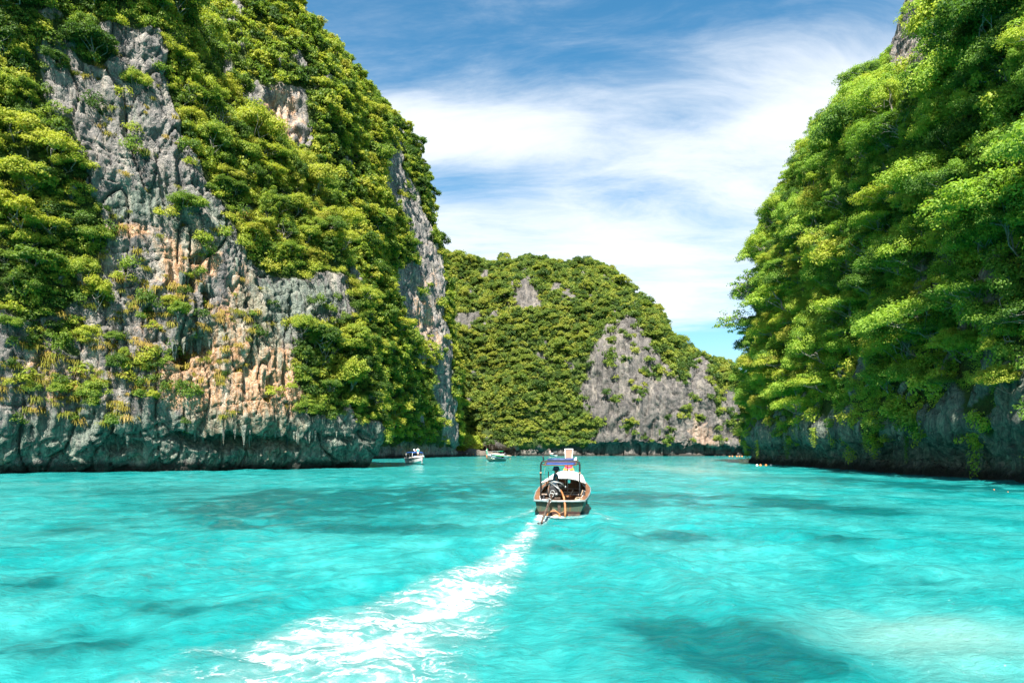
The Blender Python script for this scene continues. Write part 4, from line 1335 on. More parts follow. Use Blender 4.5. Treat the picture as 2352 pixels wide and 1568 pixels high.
def person(label, loc, yaw, shirt=(0.03, 0.07, 0.09), pants=(0.03, 0.035, 0.05), hat=None, vest=None, arm_r=None, arm_l=None, knee=0.0, h=1.7, detail=True, group=None, smoke=False):
    """figure facing +y before yaw; arm_* = (elbow, wrist, hand) joint positions"""
    def arm(s, a):
        return a or ((s * 0.235, 0.02, 1.14), (s * 0.25, 0.11, 0.92), (s * 0.245, 0.15, 0.84))
    ar, al = arm(1, arm_r), arm(-1, arm_l)
    J = [(0, 0, 0.93), (0, 0.005, 1.08), (0, 0.0, 1.26), (0, -0.005, 1.42), (0, 0.0, 1.475), (0, 0.018, 1.545), (0, 0.022, 1.62), (0, 0.012, 1.685),
         (0.165, 0, 1.385), ar[0], ar[1], ar[2], (-0.165, 0, 1.385), al[0], al[1], al[2],
         (0.09, 0, 0.87), (0.10, 0.03 + knee, 0.5), (0.10, -0.01, 0.09), (0.11, 0.13, 0.04), (-0.09, 0, 0.87), (-0.10, 0.03 + knee, 0.5), (-0.10, -0.01, 0.09), (-0.11, 0.13, 0.04), (0, 0.125, 1.585)]
    E = [(0, 1), (1, 2), (2, 3), (3, 4), (4, 5), (5, 6), (6, 7), (3, 8), (8, 9), (9, 10), (10, 11), (3, 12), (12, 13), (13, 14), (14, 15), (0, 16), (16, 17), (17, 18), (18, 19), (0, 20), (20, 21), (21, 22), (22, 23), (5, 24)]
    R = [(0.15, 0.11), (0.14, 0.10), (0.165, 0.115), (0.09, 0.075), 0.052, (0.066, 0.082), (0.078, 0.098), (0.055, 0.07), 0.058, 0.043, 0.033, (0.042, 0.022), 0.058, 0.043, 0.033, (0.042, 0.022),
         0.088, 0.058, 0.04, 0.038, 0.088, 0.058, 0.04, 0.038, 0.014]
    e = empty('person', loc, yaw)
    k = h / 1.72
    e.scale = (k, k, k)
    tag(e, label, 'person', group)
    body = skin_mesh('body', J, E, R, M_SKIN, 2 if detail else 1)
    if detail:      # fingers and thumbs grow out of the palms, ears and brow out of the head
        bm = bmesh.new(); bm.from_mesh(body)
        mb = MB()
        for s, (el, wr, hd) in ((1, ar), (-1, al)):
            wv = Vector(wr); hv = Vector(hd); d = (hv - wv).normalized(); sd = d.cross(Vector((0, 0, 1) if abs(d.z) < 0.8 else (0, 1, 0))).normalized(); nn = d.cross(sd)
            for f, ln in zip((-0.03, -0.01, 0.01, 0.03), (0.065, 0.078, 0.082, 0.07)):
                b0 = hv + sd * f
                mb.tube([b0, b0 + d * ln * 0.5, b0 + d * ln * 0.85 + nn * 0.02, b0 + d * ln + nn * 0.045], [0.010, 0.0095, 0.009, 0.007], 6)
            b0 = wv * 0.4 + hv * 0.6 + sd * 0.03
            mb.tube([b0, b0 + sd * 0.025 + d * 0.03, b0 + sd * 0.03 + d * 0.06 + nn * 0.015], [0.012, 0.011, 0.008], 6)
        for s in (-1, 1):
            mb.ball((s * 0.082, 0.0, 1.595), 0.022, 7, 5, (0.5, 0.8, 1.3))
        mb.ball((0, 0.108, 1.545), 0.016, 8, 5, (1.7, 0.7, 0.5))
        for v in mb.v: pass
        vs = [bm.verts.new(v) for v in mb.v]
        for f in mb.f:
            try:
                q = bm.faces.new([vs[i] for i in f]); q.smooth = True
            except ValueError:
                pass
        bm.to_mesh(body); bm.free()
    link(bpy.data.objects.new('body', body), e)
    g = 0.022
    sj = [J[i] for i in (0, 1, 2, 3, 8, 12)] + [tuple(np.array(J[8]) * 0.55 + np.array(J[9]) * 0.45), tuple(np.array(J[12]) * 0.55 + np.array(J[13]) * 0.45)]
    sr = [(0.15 + g, 0.11 + g), (0.145 + g, 0.105 + g), (0.17 + g, 0.12 + g), (0.085, 0.075), 0.07, 0.07, 0.058, 0.058]
    link(bpy.data.objects.new('shirt', skin_mesh('shirt', sj, [(0, 1), (1, 2), (2, 3), (3, 4), (3, 5), (4, 6), (5, 7)], sr, cloth(vest or shirt), 2 if detail else 1)), e)
    pj = [J[1], J[0], J[16], J[20], tuple(np.array(J[16]) * 0.25 + np.array(J[17]) * 0.75), tuple(np.array(J[20]) * 0.25 + np.array(J[21]) * 0.75)]
    link(bpy.data.objects.new('shorts', skin_mesh('shorts', pj, [(0, 1), (1, 2), (1, 3), (2, 4), (3, 5)], [(0.13, 0.1), (0.165, 0.125), 0.108, 0.108, 0.088, 0.088], cloth(pants), 2 if detail else 1, 1)), e)
    MB().lathe((0, 0.002, 1.60), [(0.085, -0.03), (0.094, 0.02), (0.088, 0.075), (0.06, 0.105), (0.01, 0.118)], 14, sy=1.12).build('hair', M_HAIR, e)
    if hat:
        MB().lathe((0, 0.018, 1.64), [(0.175, -0.045), (0.165, -0.036), (0.118, 0.005), (0.112, 0.03), (0.104, 0.085), (0.085, 0.112), (0.02, 0.12)], 18, sy=1.12).build('hat', cloth(hat), e)
    if smoke:
        MB().tube([(0.02, 0.12, 1.543), (0.03, 0.19, 1.535)], 0.006, 6).build('cigarette', cloth((0.75, 0.72, 0.66)), e)
    return e


# ------------------------------------------------------------------ boats
M_WOOD = paint('varnished_wood', (0.17, 0.072, 0.024), 0.5, 0.35, 5, streak=(1, 0.25, 1), dirt=(0.16, 0.09, 0.05), dirt_amt=0.6, bump=0.2)
M_WOODG = paint('grey_wood', (0.25, 0.19, 0.145), 0.75, 0.35, 6, streak=(0.3, 1, 1), dirt=(0.14, 0.11, 0.09), dirt_amt=0.5, bump=0.2)
M_PROW = paint('prow_wood', (0.20, 0.066, 0.026), 0.5, 0.25, 4, streak=(1, 1, 0.25), dirt=(0.12, 0.04, 0.016), dirt_amt=0.5)
M_WHITE = paint('white_paint', (0.80, 0.80, 0.77), 0.5, 0.08, 5, dirt=(0.5, 0.47, 0.42), dirt_amt=0.35)
M_RAIL = paint('rail_paint', (0.18, 0.22, 0.215), 0.55, 0.4, 5, dirt=(0.04, 0.13, 0.17), dirt_amt=0.85)
M_CANVAS = paint('white_canvas', (0.82, 0.82, 0.80), 0.85, 0.05, 2, spec=0.1)
M_BLACK = paint('black_metal', (0.022, 0.023, 0.024), 0.5, 0.5, 12, metal=0.3)
M_STEEL = paint('grey_pipe', (0.27, 0.28, 0.27), 0.45, 0.3, 9, metal=0.5)
M_RUST = paint('rusty_shaft', (0.085, 0.06, 0.045), 0.7, 0.5, 9, metal=0.3, dirt=(0.16, 0.07, 0.03), dirt_amt=0.6)
M_BLUE = paint('blue_tarpaulin', (0.004, 0.065, 0.26), 0.6, 0.2, 3, dirt=(0.01, 0.04, 0.14), dirt_amt=0.6)
M_NAVY = paint('rolled_tarpaulin', (0.02, 0.045, 0.12), 0.6, 0.35, 6)
M_HOSE = paint('brown_hose', (0.26, 0.105, 0.03), 0.55, 0.25, 7, dirt=(0.40, 0.24, 0.12), dirt_amt=0.5)
M_ROPE = paint('pale_rope', (0.34, 0.24, 0.15), 0.9, 0.2, 20)
M_RUBBER = paint('black_rubber', (0.02, 0.02, 0.021), 0.75, 0.3, 8)
M_GREYBOX = paint('grey_plastic', (0.52, 0.55, 0.57), 0.5, 0.08, 4)
M_GREEN = paint('green_paint', (0.05, 0.36, 0.06), 0.5, 0.15, 5)
M_ORANGE = paint('orange_plastic', (0.75, 0.20, 0.03), 0.5, 0.1, 5)
M_REDP = paint('red_cloth', (0.62, 0.04, 0.04), 0.8, 0.15, 6)
M_YEL = paint('yellow_cloth', (0.85, 0.42, 0.03), 0.8, 0.15, 6)
M_PINK = paint('pink_cloth', (0.70, 0.10, 0.20), 0.8, 0.2, 6)
M_TEALGLASS = paint('tinted_glass', (0.04, 0.06, 0.06), 0.15, 0.1, 3, spec=0.6)


def hull_mat(name, top, bottom, zline, worn):
    m, t = mat_new(name)
    g = t.n('ShaderNodeTexCoord'); s = t.n('ShaderNodeSeparateXYZ'); t.l(g.outputs['Object'], s.inputs[0])
    n = t.noise(t.vmul(g.outputs['Object'], (1, 0.4, 1)), 5, 6, 0.65)
    n2 = t.noise(t.vmul(g.outputs['Object'], (2.5, 2.5, 0.5)), 3, 5, 0.65)
    k = t.smooth(t.math('ADD', s.outputs[2], t.math('MULTIPLY', t.math('SUBTRACT', n, 0.5), 0.14)), zline - 0.03, zline + 0.03)
    a = t.mix(t.math('MULTIPLY', t.smooth(n2, 0.42, 0.66), 0.8), (*top, 1), (*worn, 1))
    b_ = t.mix(t.smooth(n, 0.4, 0.7), (*bottom, 1), tuple(c * 0.45 for c in bottom) + (1,))
    p = t.n('ShaderNodeBsdfPrincipled'); t.l(t.mix(k, b_, a), p.inputs['Base Color'])
    p.inputs['Roughness'].default_value = 0.55; p.inputs['Specular IOR Level'].default_value = 0.35
    o = t.n('ShaderNodeOutputMaterial'); t.l(p.outputs[0], o.inputs[0])
    return m


M_HULL = hull_mat('weathered_green_hull', (0.026, 0.052, 0.034), (0.04, 0.015, 0.011), 0.20, (0.10, 0.058, 0.020))
M_HULL_G = hull_mat('dark_green_hull', (0.07, 0.12, 0.095), (0.02, 0.05, 0.07), 0.12, (0.16, 0.18, 0.12))
M_HULL_W = hull_mat('white_blue_hull', (0.55, 0.62, 0.62), (0.12, 0.05, 0.04), 0.12, (0.35, 0.45, 0.48))


def interp(tab, x):
    return float(np.interp(x, [a for a, b in tab], [b for a, b in tab]))


class HullShape:
    def __init__(s, L, beam, gun, keel=-0.28):
        s.L, s.beam, s.gun, s.keel = L, beam, gun, keel

    def sec(s, y, inset=0.0, lift=0.0, n=7):
        """half section from keel to gunwale on the +x side"""
        hb = max(interp(s.beam, y) - inset, 0.02); gz = interp(s.gun, y)
        kz = s.keel + lift + max(0, y / s.L - 0.72) ** 1.6 * 5.0 * (1 if gz > 1 else 0.6)
        kz = min(kz, gz - 0.15)
        out = []
        for i in range(n):
            u = i / (n - 1)
            out.append((hb * (math.sin(u * math.pi / 2) ** 0.62) * (0.80 + 0.20 * u), y, kz + (gz - kz) * (u ** 1.75 * 0.72 + 0.28 * u * u)))
        return out

    def skin(s, inset=0.0, lift=0.0, y0=0.0, y1=None, ns=26, top=0.0):
        rings = []
        for j in range(ns):
            y = y0 + (y1 or s.L) * (j / (ns - 1)) if y1 is None else y0 + (y1 - y0) * j / (ns - 1)
            h = s.sec(y, inset, lift)
            ring = [(-x, yy, z) for x, yy, z in reversed(h)] + h[1:]
            rings.append([Vector(p) for p in ring])
        return rings


def longtail(name, label, loc, heading, shape, mats, group=None):
    e = empty(name, loc, -heading)
    tag(e, label, 'boat', group)
    hm, wood, rail = mats
    mb = MB().loft(shape.skin(), False, False, True)
    r0 = shape.skin()[0]
    mb._add(r0, [tuple(range(len(r0)))])
    hull = mb.build('hull', hm, e)
    MB().loft([list(reversed(r)) for r in shape.skin(0.07, 0.10, 0.06, shape.L - 0.3)], False, False, True).build('inner_planking', wood, e)
    # side decks and rub rails follow the sheer
    def strip(y0, y1, off_in, off_out, dz, th, nm, mt, n=30, par=e):
        m = MB()
        for sd in (-1, 1):
            rings = []
            for j in range(n):
                y = y0 + (y1 - y0) * j / (n - 1)
                hb = interp(shape.beam, y); gz = interp(shape.gun, y) + dz
                a, b = max(hb - off_in, 0.0), max(hb + off_out, 0.02)
                rings.append([Vector((sd * a, y, gz)), Vector((sd * b, y, gz)), Vector((sd * b, y, gz - th)), Vector((sd * a, y, gz - th))][::sd])
            m.loft(rings, True, True, False)
        return m.build(nm, mt, par)
    strip(-0.05, shape.L - 0.05, 0.20, 0.02, 0.03, 0.05, 'side_deck', wood)
    strip(-0.08, shape.L, -0.005, 0.05, 0.03, 0.07, 'rub_rail', rail)
    strip(0.12, shape.L - 0.3, 0.222, -0.204, 0.05, 0.05, 'coaming', M_WHITE if rail is M_RAIL else rail)
    hb = interp(shape.beam, 0); gz = interp(shape.gun, 0)
    MB().box((0, -0.01, gz + 0.004), (hb * 2, 0.22, 0.05)).build('stern_deck', wood, e, 0.01)
    MB().tube([(-hb - 0.03, -0.10, gz - 0.0), (-hb * 0.5, -0.14, gz - 0.015), (0, -0.15, gz - 0.02), (hb * 0.5, -0.14, gz - 0.015), (hb + 0.03, -0.10, gz)], 0.045, 8).build('stern_rail', rail, e)
    return e


def prow(e, L, z0, z1, w0, w1, mat, lean=0.75):
    m = MB()
    rings = []
    for j in range(10):
        u = j / 9
        z = z0 + (z1 - z0) * u; y = L - 0.35 + lean * u ** 0.8
        ww = (w0 + (w1 - w0) * u ** 1.3) / 2 if u > 0.15 else (w0 * (1.5 - 3.3 * u)) / 2 + 0.0
        th = 0.07
        rings.append([Vector((-ww, y - th, z)), Vector((ww, y - th, z)), Vector((ww, y + th, z)), Vector((-ww, y + th, z))])
    p = m.loft(rings, True, True, False).build('prow', mat, e, 0.012)
    b = MB()
    yt = L - 0.35 + lean
    b.box((0, yt - 0.02, z1 + 0.02), (w1 + 0.05, 0.19, 0.05))
    for s in (-1, 1):
        pts = [(s * ((w0 + (w1 - w0) * u ** 1.3) / 2 + 0.006), L - 0.35 + lean * u ** 0.8 - 0.075, z0 + (z1 - z0) * u) for u in (0.4, 0.6, 0.8, 1.0)]
        b.tube(pts, 0.016, 6)
    b.build('white_edging', M_WHITE, p)
    return p


def awning(e, y0, y1, hw0, hw1, zc0, zc1, drop, mat, name='awning', posts=None, shape=None, fold=0.0):
    m = MB(); rows = []
    for j in range(11):
        u = j / 10
        y = y0 + (y1 - y0) * u; hw = hw0 + (hw1 - hw0) * u; zc = zc0 + (zc1 - zc0) * u + 0.015 * math.sin(j * 2.1)
        rows.append([Vector((hw * (-1 + 2 * i / 12), y + fold * math.sin(i * 1.9 + j), zc - drop * abs(-1 + 2 * i / 12) ** 2.2)) for i in range(13)])
    a = m.loft(rows, False, False, True).build(name, mat, e, solid=0.025)
    if posts and shape:
        for y in posts:
            for s in (-1, 1):
                u = (y - y0) / (y1 - y0); hw = (hw0 + (hw1 - hw0) * u) * 0.97
                MB().tube([(s * min(hw, interp(shape.beam, y) - 0.1), y, interp(shape.gun, y)), (s * hw, y, zc0 + (zc1 - zc0) * u - drop - 0.01)], 0.022, 6).build('awning_post', M_BLACK, e)
        MB().tube([(-hw0 * 0.98, y0 + 0.02, zc0 - drop - 0.02)] + [(hw0 * q, y0 + 0.02, zc0 - drop * abs(q) ** 2.2 - 0.03) for q in (-0.6, -0.2, 0.2, 0.6)] + [(hw0 * 0.98, y0 + 0.02, zc0 - drop - 0.02)], 0.02, 6).build('awning_hoop', M_WOODG, e)
    return a


# ---- the longtail in the middle of the lagoon
HEAD = math.radians(7.0)
SH1 = HullShape(9.6, [(0, 1.00), (1, 1.10), (3, 1.20), (4.5, 1.18), (6, 1.0), (7.5, 0.68), (8.7, 0.34), (9.6, 0.10)], [(0, 0.64), (2, 0.73), (4, 0.88), (6, 1.05), (8, 1.32), (9.6, 1.70)])
B1LOC = (1.94, 27.9, 0.02)
B = longtail('longtail_boat', 'wooden longtail boat with white awning and blue stern roof speeding away', B1LOC, HEAD, SH1, (M_HULL, M_WOOD, M_RAIL))
prow(B, 9.6, 1.35, 2.74, 0.25, 0.42, M_PROW, 0.55)
for z, r, mt, nm in ((1.70, 0.20, M_YEL, 'garland'), (1.78, 0.17, M_PINK, 'garland'), (1.86, 0.15, M_REDP, 'garland'), (1.60, 0.25, M_YEL, 'garland')):
    g = MB(); g.torus((0, 9.42, z), r, 0.055, (0.5, 0, 0), 16, 7); g.build(nm, mt, B)
MB().loft([[Vector((x, 9.28 - 0.03 * k, 1.66 - 0.16 * k + 0.05 * math.cos(x * 9))) for x in (-0.3, -0.15, 0, 0.15, 0.3)] for k in range(3)], False, False, True).build('cloth_sash', M_ORANGE, B, solid=0.02)
awning(B, 3.1, 7.6, 1.03, 0.80, 1.42, 1.62, 0.22, M_CANVAS, 'awning', (3.2, 5.2, 7.3), SH1)
# floor boards, thwarts
for k in range(7):
    x = -0.72 + k * 0.24
    MB().box((x, 3.4, 0.10), (0.215, 6.4, 0.03)).build('floor_board', M_WOODG, B, 0.004)
for y, z, wd in ((1.55, 0.52, 0.30), (2.9, 0.70, 0.20), (3.12, 0.70, 0.20), (4.4, 0.72, 0.3), (5.8, 0.80, 0.3)):
    hb = interp(SH1.beam, y) - 0.16
    MB().box((0, y, z), (hb * 2, wd, 0.045)).build('thwart', M_WOODG, B, 0.006)
MB().box((0, 6.9, 0.72), (1.2, 0.05, 0.62)).build('bulkhead', M_WOOD, B)
for k in range(6):
    y = 0.7 + k * 1.05
    m = MB()
    for s in (-1, 1):
        pts = [(s * (x - 0.10), yy, z) for x, yy, z in SH1.sec(y, 0.02, 0.12)][2:]
        m.tube(pts, 0.025, 5)
    m.build('frame_rib', M_WOOD, B)
# stern roof frame
fr = MB()
fx = 0.81
for yb in (0.55,):
    fr.tube([(-fx, yb, 0.30), (-fx, yb, 1.2), (-fx, yb, 2.10), (-fx + 0.03, yb, 2.19), (-fx + 0.12, yb, 2.24), (0, yb, 2.245), (fx - 0.12, yb, 2.24), (fx - 0.03, yb, 2.19), (fx, yb, 2.10), (fx, yb, 1.2), (fx, yb, 0.30)], 0.034, 8)
fr.build('roof_frame', M_BLACK, B)
MB().tube([(-fx + 0.02, 0.55, 2.12), (-fx + 0.25, 0.58, 2.14)], 0.016, 6).tube([(fx - 0.02, 0.55, 2.12), (fx - 0.25, 0.58, 2.14)], 0.016, 6).build('corner_brace', M_BLACK, B)
for s in (-1, 1):
    MB().tube([(s * fx, 0.52, 1.78), (s * fx, 0.52, 1.72)], 0.048, 8).build('rope_binding', M_ROPE, B)
roof = MB().loft([[Vector((-0.62 + 1.24 * i / 8, 0.42 + 2.0 * j / 6, 2.07 + 0.17 * j / 6 - 0.03 * math.sin(math.pi * i / 8) * math.sin(math.pi * j / 6))) for i in range(9)] for j in range(7)], False, False, True).build('roof_sheet', M_BLUE, B, solid=0.02)
MB().tube([(-0.66, 2.3, 2.27), (-0.3, 2.3, 2.285), (0, 2.3, 2.28), (0.3, 2.3, 2.29), (0.64, 2.3, 2.28)], [0.055, 0.07, 0.065, 0.07, 0.055], 9).build('rolled_cover', M_NAVY, B)
for y in (0.40, 1.40, 2.44):
    MB().tube([(-0.72, y, 2.045 + 0.085 * y), (0.70, y, 2.05 + 0.085 * y)], 0.017, 6).build('roof_batten', M_WOOD, B)
for s in (-1, 1):
    MB().tube([(s * 0.64, 0.38, 2.08), (s * 0.64, 2.48, 2.26)], 0.018, 6).build('roof_batten', M_WOOD, B)
MB().tube([(-0.70, 0.7, 2.20), (-0.74, 0.7, 2.52)], [0.026, 0.028], 7).tube([(-0.74, 0.7, 2.50), (-0.745, 0.7, 2.58)], 0.036, 8).build('signal_pole', M_BLACK, B)
MB().tube([(0.23, 2.42, 2.22), (0.23, 2.42, 0.7)], 0.020, 6).build('roof_post', M_STEEL, B)
MB().tube([(-0.6, 0.45, 2.14), (-0.72, 0.5, 1.30)], 0.004, 4).tube([(0.2, 0.5, 2.1), (0.22, 0.55, 1.2)], 0.006, 4).build('cord', M_ROPE, B)
MB().ball((0.22, 0.55, 1.17), 0.035, 8, 6, (1, 1, 1.5)).build('pulley', M_STEEL, B)
# engine on its swivel
EN = empty('engine', (0, 0, 0)); EN.parent = B
e_ = MB(); e_.box((-0.30, 0.95, 0.92), (0.36, 0.62, 0.34)); e_.box((-0.30, 0.98, 1.14), (0.24, 0.52, 0.14), taper=0.85); e_.box((-0.12, 0.95, 0.98), (0.12, 0.4, 0.22))
e_.build('engine_block', M_BLACK, EN, 0.02)
MB().lathe((-0.30, 0.60, 0.95), [(0.25, -0.03), (0.27, -0.015), (0.27, 0.05), (0.22, 0.07)], 20, (math.pi / 2, 0, 0)).build('flywheel', M_RUBBER, EN)
MB().torus((-0.30, 0.585, 0.95), 0.20, 0.014, (math.pi / 2, 0, 0), 20, 6).build('clutch_ring', M_RUST, EN)
MB().lathe((-0.02, 0.95, 1.22), [(0.03, -0.14), (0.14, -0.12), (0.145, 0.1), (0.10, 0.12)], 16).build('air_filter', M_BLACK, EN)
MB().tube([(-0.42, 0.8, 1.18), (-0.46, 0.6, 1.22), (-0.48, 0.4, 1.12), (-0.45, 0.35, 0.85)], 0.035, 7).build('exhaust', M_RUST, EN)
MB().box((-0.28, 1.22, 1.26), (0.30, 0.06, 0.26)).build('radiator', M_GREYBOX, EN, 0.01)
MB().box((-0.30, 0.72, 0.66), (0.10, 0.10, 0.55)).box((-0.30, 0.55, 0.70), (0.62, 0.10, 0.07)).box((-0.30, 0.35, 0.64), (0.10, 0.5, 0.08)).build('swivel_stand', M_RUST, EN, 0.008)
MB().lathe((-0.16, 0.55, 0.86), [(0.06, -0.06), (0.075, 0), (0.06, 0.06)], 10).lathe((-0.44, 0.62, 0.84), [(0.05, -0.05), (0.06, 0), (0.05, 0.05)], 10).build('alternator', M_STEEL, EN)
sh0 = Vector((-0.30, 0.55, 0.92)); sh1 = Vector((-0.56, -3.0, -0.10))
def along(u, dz=0.0):
    p = sh0.lerp(sh1, u); return (p.x, p.y, p.z + dz)
MB().tube([along(0.0), along(0.45), along(0.9)], [0.055, 0.05, 0.04], 9).build('shaft_sleeve', M_RUST, EN)
MB().tube([along(0.9), along(1.0)], [0.022, 0.018], 8).build('propeller_shaft', M_BLACK, EN)
MB().tube([along(0.06, 0.10), along(0.50, 0.07)], 0.022, 7).build('tie_bar', M_RUST, EN)
for u in (0.05, 0.14, 0.32):
    MB().torus(along(u, 0.08), 0.085, 0.016, (math.pi / 2 - 0.3, 0, 0), 16, 6).build('lifting_ring', M_STEEL, EN)
pm = MB()
for k in range(3):
    a = k * 2.094
    c0 = Vector(along(0.985))
    pm.loft([[c0 + Vector((math.cos(a + q) * r, 0.02 * q, math.sin(a + q) * r)) for q in (-0.35, 0, 0.35)] for r in (0.03, 0.09, 0.15)], False, False, True)
pm.build('propeller', M_BLACK, EN, solid=0.012)
MB().tube([(-0.52, 0.85, 1.20), (-0.30, 0.75, 1.38), (-0.02, 0.78, 1.33), (0.14, 0.9, 1.20)], 0.03, 8).tube([(-0.46, 0.72, 1.36), (-0.2, 0.5, 1.20), (0.02, 0.34, 1.05)], 0.028, 8).tube([(-0.18, 0.85, 1.28), (-0.05, 0.6, 1.08), (0.02, 0.42, 0.95)], 0.024, 8).build('tiller_pipe', M_STEEL, EN)
MB().tube([(-0.50, 0.95, 1.30), (-0.52, 0.95, 1.80)], 0.022, 7).build('tiller_stick', M_WOOD, EN)
MB().tube([(0.02, 0.36, 1.06), (0.10, 0.18, 0.94), (0.18, 0.0, 0.76), (0.235, -0.22, 0.48), (0.25, -0.30, 0.18), (0.24, -0.33, -0.12)], [0.032, 0.04, 0.045, 0.047, 0.045, 0.04], 9).build('cooling_hose', M_HOSE, EN)
# loops of hose and cord trailing at the stern
MB().torus((-0.22, -0.42, -0.02), 0.27, 0.034, (math.pi / 2, 0, 0.1), 16, 7, math.pi).build('hose_loop', M_HOSE, B)
MB().torus((-0.12, -0.50, -0.06), 0.16, 0.028, (math.pi / 2, 0, -0.2), 14, 7, math.pi).build('hose_loop', M_ROPE, B)
MB().tube([(-0.55, -0.2, 0.24), (-0.2, -0.22, 0.30), (0.02, -0.22, 0.14), (0.3, -0.2, 0.26)], 0.010, 5).tube([(-0.2, -0.2, 0.30), (-0.02, -0.25, 0.12), (0.05, -0.3, -0.02)], 0.012, 5).build('stern_cord', M_ROPE, B)
MB().box((-0.60, -0.03, 0.02), (0.50, 0.04, 0.16)).box((0.60, -0.03, 0.02), (0.5, 0.04, 0.16)).build('trim_fin', M_RUST, B, 0.01)
MB().box((0, -0.05, 0.30), (0.10, 0.05, 0.56)).box((-0.06, -0.05, 0.30), (0.02, 0.07, 0.56)).build('stern_post', M_RUST, B, 0.008)
# clutter in the stern well
MB().box((0.38, 0.42, 0.50), (0.78, 0.10, 0.035)).build('green_plank', M_GREEN, B, 0.006)
MB().tube([(-0.02, 0.30, 0.47), (0.85, 0.32, 0.48)], 0.028, 8).build('white_pipe', M_WHITE, B)
m = MB()
for k in range(4):
    m.torus((0.78, 0.32, 0.66 + 0.02 * k), 0.17 - 0.015 * k, 0.016, (0.1 * k, 0.05, 0), 16, 5)
m.build('rope_coil', M_ROPE, B)
MB().torus((0.98, 2.0, 0.66), 0.26, 0.075, (0, math.pi / 2 - 0.25, 0), 20, 9).build('tyre_fender', M_RUBBER, B)
MB().torus((-0.72, 1.15, 0.62), 0.15, 0.05, (0, math.pi / 2, 0), 16, 8).build('tyre_fender', M_RUBBER, B)
m = MB()
rgm = np.random.default_rng(8)
for k in range(7):
    q = rgm.normal(size=(5, 3)) * np.array([0.10, 0.22, 0.06])
    m.tube([Vector((0.62, 1.25, 0.40)) + Vector(p) for p in q], 0.014, 5)
m.build('tangled_rope', M_ROPE, B)
m = MB()
for k in range(4):
    q = rgm.normal(size=(4, 3)) * np.array([0.08, 0.18, 0.10])
    m.tube([Vector((0.84, 1.15, 0.62)) + Vector(p) for p in q], 0.016, 5)
m.build('orange_rope', M_ORANGE, B)
MB().box((0.25, 1.15, 0.34), (0.4, 0.3, 0.28), (0, 0, 0.3)).build('net_bundle', paint('net', (0.16, 0.17, 0.11), 0.95, 0.4, 30), B, 0.06)
MB().tube([(0.28, 2.1, 0.62), (0.48, 2.2, 0.95)], 0.025, 6).tube([(0.78, 1.7, 0.6), (0.92, 1.75, 0.98)], 0.02, 6).build('boat_hook', M_ROPE, B)
# loose things carried on board (rest on it, lift off it)
BM = Matrix.Translation(B1LOC) @ Matrix.Rotation(-HEAD, 4, 'Z')
def onboard(x, y, z):
    return BM @ Vector((x, y, z))
cb = empty('cool_box', onboard(-0.66, 0.62, 0.12), -HEAD)
tag(cb, 'pale grey cool box in the stern of the longtail', 'box')
MB().box((0, 0, 0.23), (0.44, 0.42, 0.46), taper=1.06).build('tub', M_GREYBOX, cb, 0.02)
MB().box((0, 0, 0.49), (0.50, 0.47, 0.06)).build('lid', M_GREYBOX, cb, 0.015)
jr = empty('jerry_can', onboard(-0.88, 1.25, 0.12), -HEAD)
tag(jr, 'dark red fuel can beside engine of the longtail', 'can')
MB().box((0, 0, 0.2), (0.18, 0.3, 0.4)).build('can_body', M_RUST, jr, 0.03)
MB().torus((0, 0.0, 0.42), 0.07, 0.018, (math.pi / 2, 0, math.pi / 2), 12, 6, math.pi).build('handle', M_ORANGE, jr)
bag = MB()
for k in range(3):
    bag.ball((0.02 * k, 0.03 * k, 0.045 * k), 0.05 - 0.008 * k, 9, 6, (1.3, 1.0, 0.8))
o = bag.build('plastic_bag', M_WHITE)
o.location = onboard(0.58, 2.0, 2.27)
tag(o, 'crumpled white plastic bag on the blue stern roof', 'bag')
person('boatman in dark tank top and bucket hat steering the longtail', onboard(-0.27, 2.02, 0.115), -HEAD - math.radians(82), (0.03, 0.10, 0.125), (0.03, 0.03, 0.04), (0.045, 0.085, 0.135),
       arm_r=((0.235, 0.02, 1.14), (0.20, 0.17, 0.98), (0.185, 0.24, 0.95)), arm_l=((-0.24, 0.03, 1.14), (-0.23, 0.2, 1.0), (-0.22, 0.27, 0.98)), h=1.84, smoke=True)

